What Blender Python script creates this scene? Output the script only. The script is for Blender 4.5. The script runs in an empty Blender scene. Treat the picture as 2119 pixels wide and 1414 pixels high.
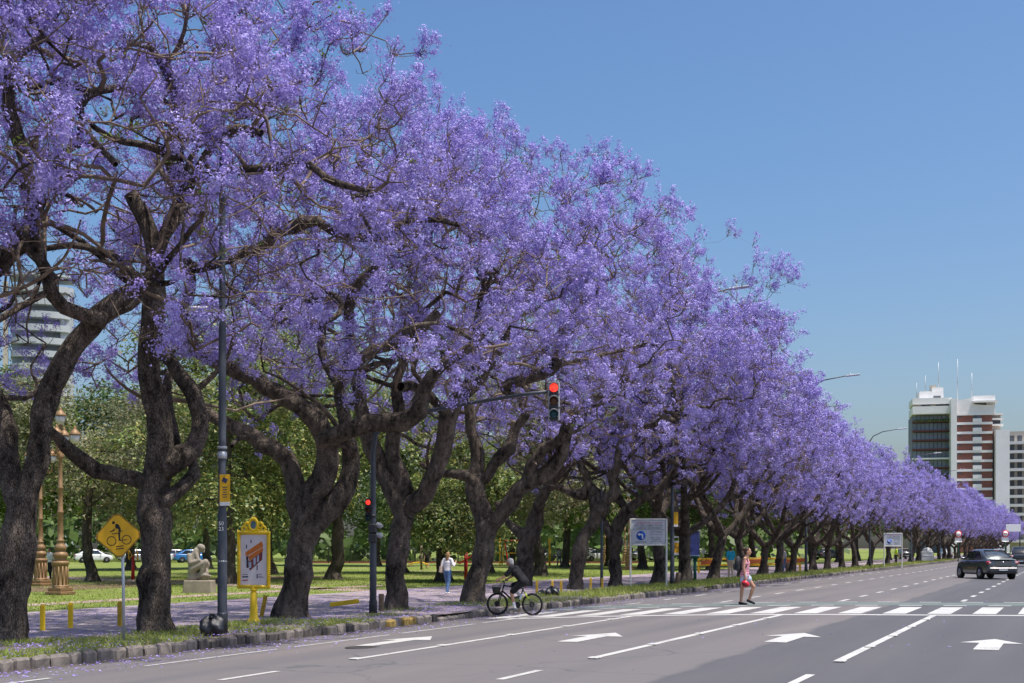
import bpy, bmesh, math, random
import numpy as np
from mathutils import Vector, Matrix

sc = bpy.context.scene
COL = sc.collection
PI = math.pi
F = 2650.0                      # focal length in photo pixels (2119 wide)
TH = math.atan(1165.0 / F)      # road runs along +Y, the lens looks this far to its left
CT, ST = math.cos(TH), math.sin(TH)
HC = 1.7                        # eye height

# ------------------------------------------------------------------ camera, world, sun, exposure
cam = bpy.data.objects.new('camera', bpy.data.cameras.new('camera'))
COL.objects.link(cam)
cam.location = (0, 0, HC)
cam.rotation_euler = (PI / 2, 0, TH)
cam.data.sensor_width = 36
cam.data.lens = F * 36 / 2119
cam.data.shift_y = (1133 - 707) / 2119
cam.data.clip_end = 4000
sc.camera = cam

SUN_EL = math.radians(71)
rv, dv = Vector((CT, ST, 0)), Vector((-ST, CT, 0))
sh = (rv * math.cos(math.radians(28)) - dv * math.sin(math.radians(28))).normalized()
SUN_ROT = math.atan2(sh.x, sh.y)
world = bpy.data.worlds.new('World')
sc.world = world
world.use_nodes = True
wn = world.node_tree
wn.nodes.clear()
sky = wn.nodes.new('ShaderNodeTexSky')
sky.sky_type = 'NISHITA'
sky.sun_disc = False
sky.sun_elevation = SUN_EL
sky.sun_rotation = SUN_ROT
sky.air_density = 1.0
sky.dust_density = 3.5
sky.ozone_density = 3.0
sky.altitude = 0
bg = wn.nodes.new('ShaderNodeBackground')
bg.inputs[1].default_value = 0.139
wo = wn.nodes.new('ShaderNodeOutputWorld')
hs = wn.nodes.new('ShaderNodeHueSaturation')
hs.inputs['Saturation'].default_value = 1.27
wn.links.new(sky.outputs[0], hs.inputs['Color'])
wn.links.new(hs.outputs[0], bg.inputs[0])
wn.links.new(bg.outputs[0], wo.inputs[0])

sun = bpy.data.objects.new('sun', bpy.data.lights.new('sun', 'SUN'))
COL.objects.link(sun)
sun.data.energy = 4.0
sun.data.angle = math.radians(0.53)
sun.data.color = (1.0, 0.955, 0.89)
sdir = Vector((sh.x * math.cos(SUN_EL), sh.y * math.cos(SUN_EL), math.sin(SUN_EL)))
sun.rotation_euler = sdir.to_track_quat('Z', 'Y').to_euler()
sun.location = (0, 0, 60)

sc.view_settings.view_transform = 'Standard'
sc.view_settings.look = 'None'
sc.view_settings.exposure = 0.3
sc.view_settings.gamma = 1
sc.view_settings.use_curve_mapping = False
sc.render.engine = 'CYCLES'
sc.cycles.max_bounces = 6
sc.cycles.diffuse_bounces = 3
sc.cycles.transparent_max_bounces = 6

# ------------------------------------------------------------------ coordinates
G = -0.05          # top of pavement, verge and park


def road_z(x):
    p = -x
    return 0.0 if p < 5 else -0.2 * ((p - 5) / 9.9) ** 2


def dp(px, py, d):
    """point at photo pixel (px, py), d metres in front of the lens"""
    r = (px - 1059.5) / F * d
    return Vector((r * CT - d * ST, r * ST + d * CT, HC - (py - 1133) * d / F))


def gp(px, py, z=G):
    d = F * (HC - z) / (py - 1133)
    v = dp(px, py, d)
    v.z = z
    return v


def rp(px, py):
    z = 0.0
    for _ in range(6):
        v = gp(px, py, z)
        z = road_z(v.x)
    v.z = z
    return v


def xdepth(px, X):
    """depth along the pixel column px where it crosses the line x = X"""
    k = (px - 1059.5) / F
    return X / (k * CT - ST)


YAW_CAM = TH       # turn that makes a thing's -Y side face the lens


# ------------------------------------------------------------------ materials
def new_mat(name):
    m = bpy.data.materials.new(name)
    m.use_nodes = True
    nt = m.node_tree
    b = nt.nodes['Principled BSDF']
    return m, nt, b


def mixcol(nt, fac, a, b):
    n = nt.nodes.new('ShaderNodeMix')
    n.data_type = 'RGBA'
    if hasattr(fac, 'links'):
        nt.links.new(fac, n.inputs[0])
    else:
        n.inputs[0].default_value = fac
    for i, c in ((6, a), (7, b)):
        if hasattr(c, 'links'):
            nt.links.new(c, n.inputs[i])
        else:
            n.inputs[i].default_value = (c[0], c[1], c[2], 1)
    return n.outputs[2]


def tex_noise(nt, scale, detail=4, coords='Object', stretch=None, rough=0.6):
    tc = nt.nodes.new('ShaderNodeTexCoord')
    n = nt.nodes.new('ShaderNodeTexNoise')
    n.inputs['Scale'].default_value = scale
    n.inputs['Detail'].default_value = detail
    n.inputs['Roughness'].default_value = rough
    if coords == 'World':
        g = nt.nodes.new('ShaderNodeNewGeometry')
        src = g.outputs['Position']
    else:
        src = tc.outputs[coords]
    if stretch:
        mp = nt.nodes.new('ShaderNodeMapping')
        mp.inputs['Scale'].default_value = stretch
        nt.links.new(src, mp.inputs[0])
        src = mp.outputs[0]
    nt.links.new(src, n.inputs['Vector'])
    return n.outputs['Fac']


def ramp(nt, src, a, b):
    n = nt.nodes.new('ShaderNodeMapRange')
    n.inputs[1].default_value = a
    n.inputs[2].default_value = b
    nt.links.new(src, n.inputs[0])
    return n.outputs[0]


def bump(nt, b, src, strength, dist=0.02):
    n = nt.nodes.new('ShaderNodeBump')
    n.inputs['Strength'].default_value = strength
    n.inputs['Distance'].default_value = dist
    nt.links.new(src, n.inputs['Height'])
    nt.links.new(n.outputs[0], b.inputs['Normal'])


def M(name, col, rough=0.6, metal=0.0, var=0.18, scale=6.0, spec=0.4, bmp=0.0, coat=0.0):
    m, nt, b = new_mat(name)
    f = ramp(nt, tex_noise(nt, scale, 5), 0.3, 0.7)
    a = [c * (1 - var) for c in col]
    c2 = [min(1, c * (1 + var)) for c in col]
    nt.links.new(mixcol(nt, f, a, c2), b.inputs['Base Color'])
    b.inputs['Roughness'].default_value = rough
    b.inputs['Metallic'].default_value = metal
    b.inputs['Specular IOR Level'].default_value = spec
    if coat:
        b.inputs['Coat Weight'].default_value = coat
        b.inputs['Coat Roughness'].default_value = 0.05
    if bmp:
        bump(nt, b, tex_noise(nt, scale * 4, 4), bmp)
    return m


def leafmat(name, cols, rough=0.55, trans=0.35, spec=0.3, patch=0.0, pscale=.9):
    """foliage / blossom: every leaf island takes its own tone; light passes through"""
    m, nt, b = new_mat(name)
    g = nt.nodes.new('ShaderNodeNewGeometry')
    cr = nt.nodes.new('ShaderNodeValToRGB')
    els = cr.color_ramp.elements
    while len(els) < len(cols):
        els.new(0.5)
    for i, c in enumerate(cols):
        els[i].position = i / (len(cols) - 1)
        els[i].color = (c[0], c[1], c[2], 1)
    nt.links.new(g.outputs['Random Per Island'], cr.inputs[0])
    col = cr.outputs[0]
    if patch:
        f = ramp(nt, tex_noise(nt, pscale, 2), 0.35, 0.7)
        mu = nt.nodes.new('ShaderNodeMix')
        mu.data_type = 'RGBA'
        mu.blend_type = 'MULTIPLY'
        nt.links.new(f, mu.inputs[0])
        nt.links.new(col, mu.inputs[6])
        mu.inputs[7].default_value = (1 - patch * .6, 1 - patch, 1 - patch * .4, 1)
        col = mu.outputs[2]
    nt.links.new(col, b.inputs['Base Color'])
    b.inputs['Roughness'].default_value = rough
    b.inputs['Specular IOR Level'].default_value = spec
    t = nt.nodes.new('ShaderNodeBsdfTranslucent')
    nt.links.new(col, t.inputs[0])
    mx = nt.nodes.new('ShaderNodeMixShader')
    mx.inputs[0].default_value = trans
    nt.links.new(b.outputs[0], mx.inputs[1])
    nt.links.new(t.outputs[0], mx.inputs[2])
    nt.links.new(mx.outputs[0], nt.nodes['Material Output'].inputs[0])
    return m


def barkmat(name, dark, light):
    m, nt, b = new_mat(name)
    f1 = tex_noise(nt, 7, 8, stretch=(1, 1, .45), rough=.7)
    f2 = tex_noise(nt, 1.3, 3)
    mu = nt.nodes.new('ShaderNodeMath')
    mu.operation = 'MULTIPLY_ADD'
    nt.links.new(f2, mu.inputs[0])
    mu.inputs[1].default_value = 0.6
    nt.links.new(f1, mu.inputs[2])
    f = ramp(nt, mu.outputs[0], 0.62, 1.0)
    nt.links.new(mixcol(nt, f, dark, light), b.inputs['Base Color'])
    b.inputs['Roughness'].default_value = 0.93
    b.inputs['Specular IOR Level'].default_value = 0.15
    tc = nt.nodes.new('ShaderNodeTexCoord')
    mp = nt.nodes.new('ShaderNodeMapping')
    mp.inputs['Scale'].default_value = (1, 1, .35)
    nt.links.new(tc.outputs['Object'], mp.inputs[0])
    vo = nt.nodes.new('ShaderNodeTexVoronoi')
    vo.feature = 'DISTANCE_TO_EDGE'
    vo.inputs['Scale'].default_value = 30
    nt.links.new(mp.outputs[0], vo.inputs['Vector'])
    ad = nt.nodes.new('ShaderNodeMath')
    ad.operation = 'ADD'
    nt.links.new(ramp(nt, vo.outputs['Distance'], 0, .12), ad.inputs[0])
    nt.links.new(f1, ad.inputs[1])
    bump(nt, b, ad.outputs[0], 1.0, 0.05)
    return m


MT = {}
MT['bark'] = barkmat('jacaranda_bark', (0.03, 0.024, 0.0195), (0.27, 0.218, 0.175))
MT['parkbark'] = barkmat('park_bark', (0.07, 0.058, 0.045), (0.2, 0.17, 0.13))
MT['blossom'] = leafmat('jacaranda_blossom', [(0.36, 0.315, 0.69), (0.415, 0.37, 0.75), (0.46, 0.415, 0.79), (0.56, 0.515, 0.87), (0.385, 0.34, 0.72)], rough=.65, trans=.22, patch=.34, pscale=2.6)
MT['twig'] = M('jacaranda_twig', (.2, .152, .115), .9, var=.5, scale=2.5, spec=.1)
MT['spray'] = leafmat('fern_leaf', [(0.12, 0.2, 0.03), (0.2, 0.3, 0.05), (0.26, 0.3, 0.07)], trans=.4)
MT['pod'] = M('seed_pod', (0.16, 0.085, 0.045), .8)
MT['magnolia'] = leafmat('glossy_leaf', [(0.06, 0.12, 0.025), (0.12, 0.205, 0.045), (0.21, 0.30, 0.065), (0.42, 0.41, 0.10), (0.09, 0.16, 0.035)], rough=.45, trans=.25, spec=.4, patch=.35)
MT['olive'] = leafmat('grey_green_leaf', [(0.11, 0.14, 0.06), (0.19, 0.22, 0.10), (0.28, 0.29, 0.15), (0.33, 0.30, 0.11)], rough=.5, trans=.25, patch=.3)
MT['bright'] = leafmat('light_green_leaf', [(0.10, 0.19, 0.02), (0.16, 0.28, 0.03), (0.24, 0.36, 0.05), (0.12, 0.19, 0.03)], rough=.5, trans=.4, patch=.3)
MT['deep'] = leafmat('deep_green_leaf', [(0.05, 0.095, 0.022), (0.09, 0.155, 0.035), (0.14, 0.22, 0.05)], rough=.5, trans=.25, patch=.3)
MT['blade'] = leafmat('grass_blade', [(0.19, 0.27, 0.04), (0.28, 0.37, 0.065), (0.38, 0.42, 0.10), (0.44, 0.40, 0.16)], trans=.35)
MT['petal'] = leafmat('fallen_petal', [(0.26, 0.18, 0.62), (0.38, 0.3, 0.76), (0.47, 0.4, 0.8), (0.36, 0.27, 0.5)], trans=.2)
MT['blade_dark'] = MT['blade']


# ------------------------------------------------------------------ object helpers
def tag(o, label=None, cat=None, group=None, kind=None):
    if label:
        o['label'] = label
    if cat:
        o['category'] = cat
    if group:
        o['group'] = group
    if kind:
        o['kind'] = kind
    return o


def empty(name, loc, label=None, cat=None, group=None, rz=0.0, kind=None, scale=None):
    o = bpy.data.objects.new(name, None)
    COL.objects.link(o)
    o.location = loc
    o.rotation_euler = (0, 0, rz)
    o.empty_display_size = .3
    if scale:
        o.scale = (scale,) * 3
    return tag(o, label, cat, group, kind)


def link_mesh(name, me, mat, parent=None):
    o = bpy.data.objects.new(name, me)
    COL.objects.link(o)
    if mat is not None:
        for m in (mat if isinstance(mat, (list, tuple)) else [mat]):
            me.materials.append(m)
    if parent is not None:
        o.parent = parent
    return o


def np_mesh(name, V, faces_per, Fa):
    """V (n,3) array, Fa (m,k) int array of faces with k corners"""
    me = bpy.data.meshes.new(name)
    V = np.ascontiguousarray(V, dtype=np.float32)
    Fa = np.ascontiguousarray(Fa, dtype=np.int32)
    me.vertices.add(len(V))
    me.vertices.foreach_set('co', V.ravel())
    me.loops.add(Fa.size)
    me.loops.foreach_set('vertex_index', Fa.ravel())
    me.polygons.add(len(Fa))
    me.polygons.foreach_set('loop_start', np.arange(0, Fa.size, faces_per, dtype=np.int32))
    me.update(calc_edges=True)
    return me


def copy_tree(o, parent=None):
    c = o.copy()
    COL.objects.link(c)
    if parent is not None:
        c.parent = parent
    for ch in list(o.children):
        copy_tree(ch, c)
    return c


class MB:
    """collects shapes; build() links them as ONE mesh object"""

    def __init__(self):
        self.v, self.f, self.sm = [], [], []

    def add(self, vs, fs, smooth=False):
        n = len(self.v)
        self.v += [Vector(p) for p in vs]
        self.f += [tuple(i + n for i in q) for q in fs]
        self.sm += [smooth] * len(fs)
        return self

    def box(self, c, s, rz=0.0, bev=0.0, rot=None, taper=1.0):
        hx, hy, hz = s[0] / 2, s[1] / 2, s[2] / 2
        R = rot if rot is not None else Matrix.Rotation(rz, 3, 'Z')
        c = Vector(c)
        if bev <= 0:
            vs = [R @ Vector((x * hx * (taper if z > 0 else 1), y * hy * (taper if z > 0 else 1), z * hz)) + c for z in (-1, 1) for x, y in ((-1, -1), (1, -1), (1, 1), (-1, 1))]
            return self.add(vs, [(3, 2, 1, 0), (4, 5, 6, 7), (0, 1, 5, 4), (1, 2, 6, 5), (2, 3, 7, 6), (3, 0, 4, 7)])
        b = bev
        vs = []
        rings = [(-hz, b), (-hz + b, 0), (hz - b, 0), (hz, b)]
        for z, inset in rings:
            ax, ay = hx - inset, hy - inset
            t = taper if z > 0 else 1
            ring = [(-ax + b, -ay), (ax - b, -ay), (ax, -ay + b), (ax, ay - b), (ax - b, ay), (-ax + b, ay), (-ax, ay - b), (-ax, -ay + b)]
            vs += [R @ Vector((x * t, y * t, z)) + c for x, y in ring]
        fs = []
        for k in range(3):
            for i in range(8):
                j = (i + 1) % 8
                fs.append((k * 8 + i, k * 8 + j, k * 8 + 8 + j, k * 8 + 8 + i))
        fs.append(tuple(range(7, -1, -1)))
        fs.append(tuple(range(24, 32)))
        return self.add(vs, fs)

    def tube(self, pts, rad, n=8, cap=True, smooth=True):
        pts = [Vector(p) for p in pts]
        if not isinstance(rad, (list, tuple)):
            rad = [rad] * len(pts)
        vs, fs = [], []
        t0 = (pts[1] - pts[0]).normalized()
        u = t0.orthogonal().normalized()
        for i, p in enumerate(pts):
            a = pts[max(i - 1, 0)]
            b = pts[min(i + 1, len(pts) - 1)]
            t = (b - a).normalized()
            u = (u - t * u.dot(t))
            u = u.normalized() if u.length > 1e-6 else t.orthogonal().normalized()
            w = t.cross(u)
            for k in range(n):
                an = 2 * PI * k / n
                vs.append(p + (u * math.cos(an) + w * math.sin(an)) * rad[i])
        for i in range(len(pts) - 1):
            for k in range(n):
                k2 = (k + 1) % n
                fs.append((i * n + k, i * n + k2, (i + 1) * n + k2, (i + 1) * n + k))
        self.add(vs, fs, smooth)
        if cap:
            m = len(self.v) - len(vs)
            self.f.append(tuple(m + k for k in range(n - 1, -1, -1)))
            self.f.append(tuple(m + (len(pts) - 1) * n + k for k in range(n)))
            self.sm += [False, False]
        return self

    def lathe(self, prof, c=(0, 0, 0), n=16, rot=None, smooth=True):
        """prof: (radius, z) pairs"""
        c = Vector(c)
        vs, fs = [], []
        for r, z in prof:
            for k in range(n):
                a = 2 * PI * k / n
                p = Vector((r * math.cos(a), r * math.sin(a), z))
                vs.append((rot @ p if rot is not None else p) + c)
        for i in range(len(prof) - 1):
            for k in range(n):
                k2 = (k + 1) % n
                fs.append((i * n + k, i * n + k2, (i + 1) * n + k2, (i + 1) * n + k))
        self.add(vs, fs, smooth)
        m = len(self.v) - len(vs)
        if prof[0][0] > 1e-4:
            self.f.append(tuple(m + k for k in range(n - 1, -1, -1)))
            self.sm.append(False)
        if prof[-1][0] > 1e-4:
            self.f.append(tuple(m + (len(prof) - 1) * n + k for k in range(n)))
            self.sm.append(False)
        return self

    def ell(self, c, r, n=12, m=8, rot=None):
        c = Vector(c)
        vs, fs = [], []
        for i in range(m + 1):
            ph = PI * i / m
            for k in range(n):
                a = 2 * PI * k / n
                p = Vector((r[0] * math.sin(ph) * math.cos(a), r[1] * math.sin(ph) * math.sin(a), -r[2] * math.cos(ph)))
                vs.append((rot @ p if rot is not None else p) + c)
        for i in range(m):
            for k in range(n):
                k2 = (k + 1) % n
                fs.append((i * n + k, i * n + k2, (i + 1) * n + k2, (i + 1) * n + k))
        return self.add(vs, fs, True)

    def capsule(self, a, b, ra, rb, n=10, sx=1.0, side=None):
        """closed tapered capsule; side + sx flatten it across one axis"""
        a, b = Vector(a), Vector(b)
        t = (b - a)
        L = t.length
        t = t.normalized() if L > 1e-6 else Vector((0, 0, 1))
        u = Vector(side) if side is not None else t.orthogonal()
        u = (u - t * u.dot(t)).normalized()
        w = t.cross(u)
        rings = []
        for k in range(0, 4):
            ph = PI / 2 * k / 4
            rings.append((a - t * ra * math.cos(ph), ra * math.sin(ph)))
        rings.append((a, ra))
        rings.append((b, rb))
        for k in range(1, 5):
            ph = PI / 2 * k / 4
            rings.append((b + t * rb * math.sin(ph), rb * math.cos(ph)))
        vs, fs = [], []
        for c, r in rings:
            r = max(r, 1e-4)
            for k in range(n):
                an = 2 * PI * k / n
                vs.append(c + u * math.cos(an) * r * sx + w * math.sin(an) * r)
        for i in range(len(rings) - 1):
            for k in range(n):
                k2 = (k + 1) % n
                fs.append((i * n + k, i * n + k2, (i + 1) * n + k2, (i + 1) * n + k))
        fs.append(tuple(range(n - 1, -1, -1)))
        fs.append(tuple((len(rings) - 1) * n + k for k in range(n)))
        return self.add(vs, fs, True)

    def prism(self, poly, axis_from, u, v, w, thick):
        """polygon (list of 2-D) placed at origin with axes u, v, extruded along w"""
        o, u, v, w = Vector(axis_from), Vector(u), Vector(v), Vector(w)
        n = len(poly)
        vs = [o + u * x + v * y for x, y in poly] + [o + u * x + v * y + w * thick for x, y in poly]
        fs = [tuple(range(n - 1, -1, -1)), tuple(range(n, 2 * n))]
        fs += [(i, (i + 1) % n, n + (i + 1) % n, n + i) for i in range(n)]
        return self.add(vs, fs)

    def torus(self, c, R, r, axis=(0, 1, 0), n=32, m=8):
        c = Vector(c)
        ax = Vector(axis).normalized()
        u = ax.orthogonal().normalized()
        w = ax.cross(u)
        vs, fs = [], []
        for i in range(n):
            a = 2 * PI * i / n
            d = u * math.cos(a) + w * math.sin(a)
            for k in range(m):
                b = 2 * PI * k / m
                vs.append(c + d * (R + r * math.cos(b)) + ax * r * math.sin(b))
        for i in range(n):
            for k in range(m):
                fs.append((i * m + k, ((i + 1) % n) * m + k, ((i + 1) % n) * m + (k + 1) % m, i * m + (k + 1) % m))
        return self.add(vs, fs, True)

    def mesh(self, name):
        me = bpy.data.meshes.new(name)
        me.from_pydata([tuple(p) for p in self.v], [], self.f)
        me.polygons.foreach_set('use_smooth', self.sm)
        bm = bmesh.new()
        bm.from_mesh(me)
        bmesh.ops.recalc_face_normals(bm, faces=bm.faces)
        bm.to_mesh(me)
        bm.free()
        me.update()
        return me

    def build(self, name, mat, parent=None):
        return link_mesh(name, self.mesh(name), mat, parent)
# ------------------------------------------------------------------ ground, road, pavement, verge
def sheet(name, x0, x1, y0, y1, z, mat, nx=1, ny=1, zf=None, kind='structure'):
    xs = np.linspace(x0, x1, nx + 1)
    ys = np.linspace(y0, y1, ny + 1)
    V = [(x, y, zf(x) if zf else z) for y in ys for x in xs]
    Fa = [(j * (nx + 1) + i, j * (nx + 1) + i + 1, (j + 1) * (nx + 1) + i + 1, (j + 1) * (nx + 1) + i) for j in range(ny) for i in range(nx)]
    o = link_mesh(name, np_mesh(name, np.array(V), 4, np.array(Fa)), mat)
    return tag(o, kind=kind)


def mat_asphalt():
    m, nt, b = new_mat('asphalt')
    fine = tex_noise(nt, 90, 3, 'World', rough=.8)
    mid = tex_noise(nt, 0.5, 4, 'World', stretch=(1.6, .16, 1))
    big = tex_noise(nt, 0.16, 3, 'World', stretch=(1, .25, 1))
    warm, cool = (0.192, 0.170, 0.161), (0.127, 0.119, 0.122)
    c = mixcol(nt, ramp(nt, mid, .3, .7), cool, warm)
    c = mixcol(nt, ramp(nt, big, .42, .6), c, (0.155, 0.143, 0.141))
    # the newer, darker lane beyond a lengthwise joint
    g = nt.nodes.new('ShaderNodeNewGeometry')
    sx = nt.nodes.new('ShaderNodeSeparateXYZ')
    nt.links.new(g.outputs['Position'], sx.inputs[0])
    wv = nt.nodes.new('ShaderNodeMath')
    wv.operation = 'MULTIPLY_ADD'
    nt.links.new(tex_noise(nt, .35, 2, 'World'), wv.inputs[0])
    wv.inputs[1].default_value = .5
    nt.links.new(sx.outputs['X'], wv.inputs[2])
    lane = ramp(nt, wv.outputs[0], -4.75, -4.62)
    dk = mixcol(nt, ramp(nt, mid, .3, .7), (0.082, 0.082, 0.091), (0.105, 0.103, 0.108))
    c = mixcol(nt, lane, c, dk)
    # worn wheel tracks and the dirty gutter
    wt = nt.nodes.new('ShaderNodeMath')
    wt.operation = 'SINE'
    wm = nt.nodes.new('ShaderNodeMath')
    wm.operation = 'MULTIPLY'
    wm.inputs[1].default_value = 3.75
    nt.links.new(sx.outputs['X'], wm.inputs[0])
    nt.links.new(wm.outputs[0], wt.inputs[0])
    tm = nt.nodes.new('ShaderNodeMath')
    tm.operation = 'MULTIPLY'
    nt.links.new(ramp(nt, wt.outputs[0], .1, 1.0), tm.inputs[0])
    nt.links.new(ramp(nt, tex_noise(nt, .3, 3, 'World', stretch=(1, .2, 1)), .35, .75), tm.inputs[1])
    c = mixcol(nt, tm.outputs[0], c, (.115, .112, .118))
    st = tex_noise(nt, .9, 5, 'World', rough=.75)
    c = mixcol(nt, ramp(nt, st, .66, .74), c, (.10, .097, .10))
    gu = nt.nodes.new('ShaderNodeMath')
    gu.operation = 'MULTIPLY_ADD'
    nt.links.new(tex_noise(nt, 1.4, 5, 'World', stretch=(1, .4, 1)), gu.inputs[0])
    gu.inputs[1].default_value = -1.5
    nt.links.new(sx.outputs['X'], gu.inputs[2])
    c = mixcol(nt, ramp(nt, gu.outputs[0], -14.9, -15.5), c, (.105, .088, .075))
    # grain
    mu = nt.nodes.new('ShaderNodeMix')
    mu.data_type = 'RGBA'
    mu.blend_type = 'MULTIPLY'
    mu.inputs[0].default_value = .6
    nt.links.new(c, mu.inputs[6])
    gr = mixcol(nt, ramp(nt, fine, .3, .7), (.6, .6, .6), (1.25, 1.25, 1.25))
    nt.links.new(gr, mu.inputs[7])
    c = mu.outputs[2]
    # tar-filled cracks
    crk = nt.nodes.new('ShaderNodeTexVoronoi')
    crk.feature = 'DISTANCE_TO_EDGE'
    crk.inputs['Scale'].default_value = .22
    mp = nt.nodes.new('ShaderNodeMapping')
    gg = nt.nodes.new('ShaderNodeNewGeometry')
    wob = nt.nodes.new('ShaderNodeVectorMath')
    wob.operation = 'ADD'
    nz = nt.nodes.new('ShaderNodeTexNoise')
    nz.inputs['Scale'].default_value = 1.2
    nt.links.new(gg.outputs['Position'], nz.inputs['Vector'])
    nt.links.new(gg.outputs['Position'], wob.inputs[0])
    nt.links.new(nz.outputs['Color'], wob.inputs[1])
    nt.links.new(wob.outputs[0], crk.inputs['Vector'])
    cf = ramp(nt, crk.outputs['Distance'], .010, .003)
    cm = nt.nodes.new('ShaderNodeMath')
    cm.operation = 'MULTIPLY'
    nt.links.new(cf, cm.inputs[0])
    nt.links.new(ramp(nt, big, .46, .6), cm.inputs[1])
    c = mixcol(nt, cm.outputs[0], c, (.10, .10, .105))
    nt.links.new(c, b.inputs['Base Color'])
    b.inputs['Roughness'].default_value = .82
    b.inputs['Specular IOR Level'].default_value = .35
    bump(nt, b, fine, .35, .006)
    return m


def mat_paint():
    m, nt, b = new_mat('road_paint')
    w = tex_noise(nt, 28, 6, 'World', rough=.75)
    big = tex_noise(nt, 1.1, 3, 'World')
    ad = nt.nodes.new('ShaderNodeMath')
    ad.operation = 'MULTIPLY_ADD'
    nt.links.new(big, ad.inputs[0])
    ad.inputs[1].default_value = .5
    nt.links.new(w, ad.inputs[2])
    nt.links.new(mixcol(nt, ramp(nt, ad.outputs[0], .52, .74), (.22, .215, .21), (.54, .53, .50)), b.inputs['Base Color'])
    b.inputs['Roughness'].default_value = .6
    return m


def mat_lawn():
    m, nt, b = new_mat('lawn')
    f = tex_noise(nt, 1.6, 6, 'World', rough=.7)
    s = tex_noise(nt, 26, 4, 'World', stretch=(1, 1, 1), rough=.8)
    pth = tex_noise(nt, .12, 3, 'World')
    c = mixcol(nt, ramp(nt, f, .32, .7), (.16, .22, .045), (.29, .33, .085))
    c = mixcol(nt, ramp(nt, pth, .52, .66), c, (.33, .31, .14))
    c2 = mixcol(nt, ramp(nt, s, .25, .65), (.09, .13, .025), c)
    nt.links.new(c2, b.inputs['Base Color'])
    b.inputs['Roughness'].default_value = .9
    b.inputs['Specular IOR Level'].default_value = .1
    bump(nt, b, s, .6, .04)
    return m


def mat_pave(name, lo, hi, petals, scale=9):
    m, nt, b = new_mat(name)
    f = tex_noise(nt, 1.3, 5, 'World')
    s = tex_noise(nt, scale, 5, 'World', rough=.75)
    c = mixcol(nt, ramp(nt, f, .3, .7), lo, hi)
    pt = tex_noise(nt, 34, 3, 'World', rough=.7)
    pb = tex_noise(nt, .7, 4, 'World')
    mm = nt.nodes.new('ShaderNodeMath')
    mm.operation = 'MULTIPLY_ADD'
    nt.links.new(pb, mm.inputs[0])
    mm.inputs[1].default_value = .55
    nt.links.new(pt, mm.inputs[2])
    c = mixcol(nt, ramp(nt, mm.outputs[0], .98 - petals * .25, 1.06 - petals * .25), c, (.36, .28, .62))
    c = mixcol(nt, ramp(nt, s, .55, .9), c, (.09, .075, .06))
    nt.links.new(c, b.inputs['Base Color'])
    b.inputs['Roughness'].default_value = .92
    bump(nt, b, s, .5, .02)
    return m


MT['asphalt'] = mat_asphalt()
MT['paint'] = mat_paint()
MT['lawn'] = mat_lawn()
MT['pave'] = mat_pave('petal_pavement', (.22, .175, .165), (.42, .345, .34), .42)
MT['soil'] = mat_pave('bare_soil', (.12, .09, .068), (.24, .19, .145), .3)
MT['path'] = mat_pave('pink_path', (.30, .2, .17), (.42, .31, .27), .2)
MT['litter'] = mat_pave('leaf_litter', (.10, .06, .035), (.2, .13, .07), 0, 5)
MT['stone'] = M('kerb_granite', (.19, .165, .145), .9, var=.4, scale=5, bmp=.4)
MT['stone2'] = M('kerb_granite_dark', (.085, .074, .066), .9, var=.5, scale=5, bmp=.4)
MT['stoneyellow'] = M('kerb_worn_yellow_paint', (.30, .205, .06), .9, var=.55, scale=7, bmp=.3)
MT['conc'] = M('concrete', (.3, .28, .26), .9, var=.2, scale=3)

KX = -14.9
ground = sheet('ground', -1500, 1500, -300, 2600, -0.42, MT['soil'])
road = sheet('road', KX, 13.0, -25, 900, 0, MT['asphalt'], 56, 1, zf=lambda x: road_z(x) if x < 5 else -.1 * ((x - 5) / 9.9) ** 2)
lawn = sheet('lawn', -420, KX - .16, -25, 1200, G - .012, MT['lawn'])
pave = sheet('pavement', -26.0, -17.9, -20, 420, G - .006, MT['pave'])
verge = sheet('verge', -17.9, KX - .16, -20, 420, G - .003, MT['soil'])
apron = sheet('pavement_apron', -17.9, KX - .17, 26.8, 34.2, G + .003, MT['pave'])
far_pave = sheet('far_pavement', 13.16, 60, -25, 900, 0.0, MT['conc'])
# paths across the park
pth = MB()
for q in ([(-29.6, 4), (-28.4, 4), (-28.8, 52), (-30.0, 52)], [(-26, 44), (-26, 46.5), (-120, 88), (-120, 85)]):
    pth.add([(x, y, G - .004) for x, y in q], [(0, 1, 2, 3)])
tag(pth.build('park_path', MT['path']), kind='structure')
lit = MB()
lit.add([(x, y, G - .005) for x, y in ((-37, 6), (-33.5, 6), (-41, 68), (-46, 66))], [(0, 1, 2, 3)])
tag(lit.build('leaf_bed', MT['litter']), kind='structure')


# painted markings: thin sheets draped over the cambered road
def mark(name, poly, lift=.004):
    m = MB()
    m.add([(x, y, road_z(x) + lift) for x, y in poly], [tuple(range(len(poly)))])
    return m.build(name, MT['paint'], road)


def stop_y(x):
    return 34.1 + .317 * (x + 1.15) - (.012 * (x + 8) ** 2 if x < -8 else 0)


def strip_x(name, x0, x1, fy, w, lift=.004, step=.6, mat=None, gap=None):
    m = MB()
    n = max(1, int(round((x1 - x0) / step)))
    for i in range(n):
        if gap and i % gap[1] >= gap[0]:
            continue
        a, b = x0 + (x1 - x0) * i / n, x0 + (x1 - x0) * (i + 1) / n
        m.add([(a, fy(a), road_z(a) + lift), (b, fy(b), road_z(b) + lift), (b, fy(b) + w, road_z(b) + lift), (a, fy(a) + w, road_z(a) + lift)], [(0, 1, 2, 3)])
    return m.build(name, mat or MT['paint'], road)


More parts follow.
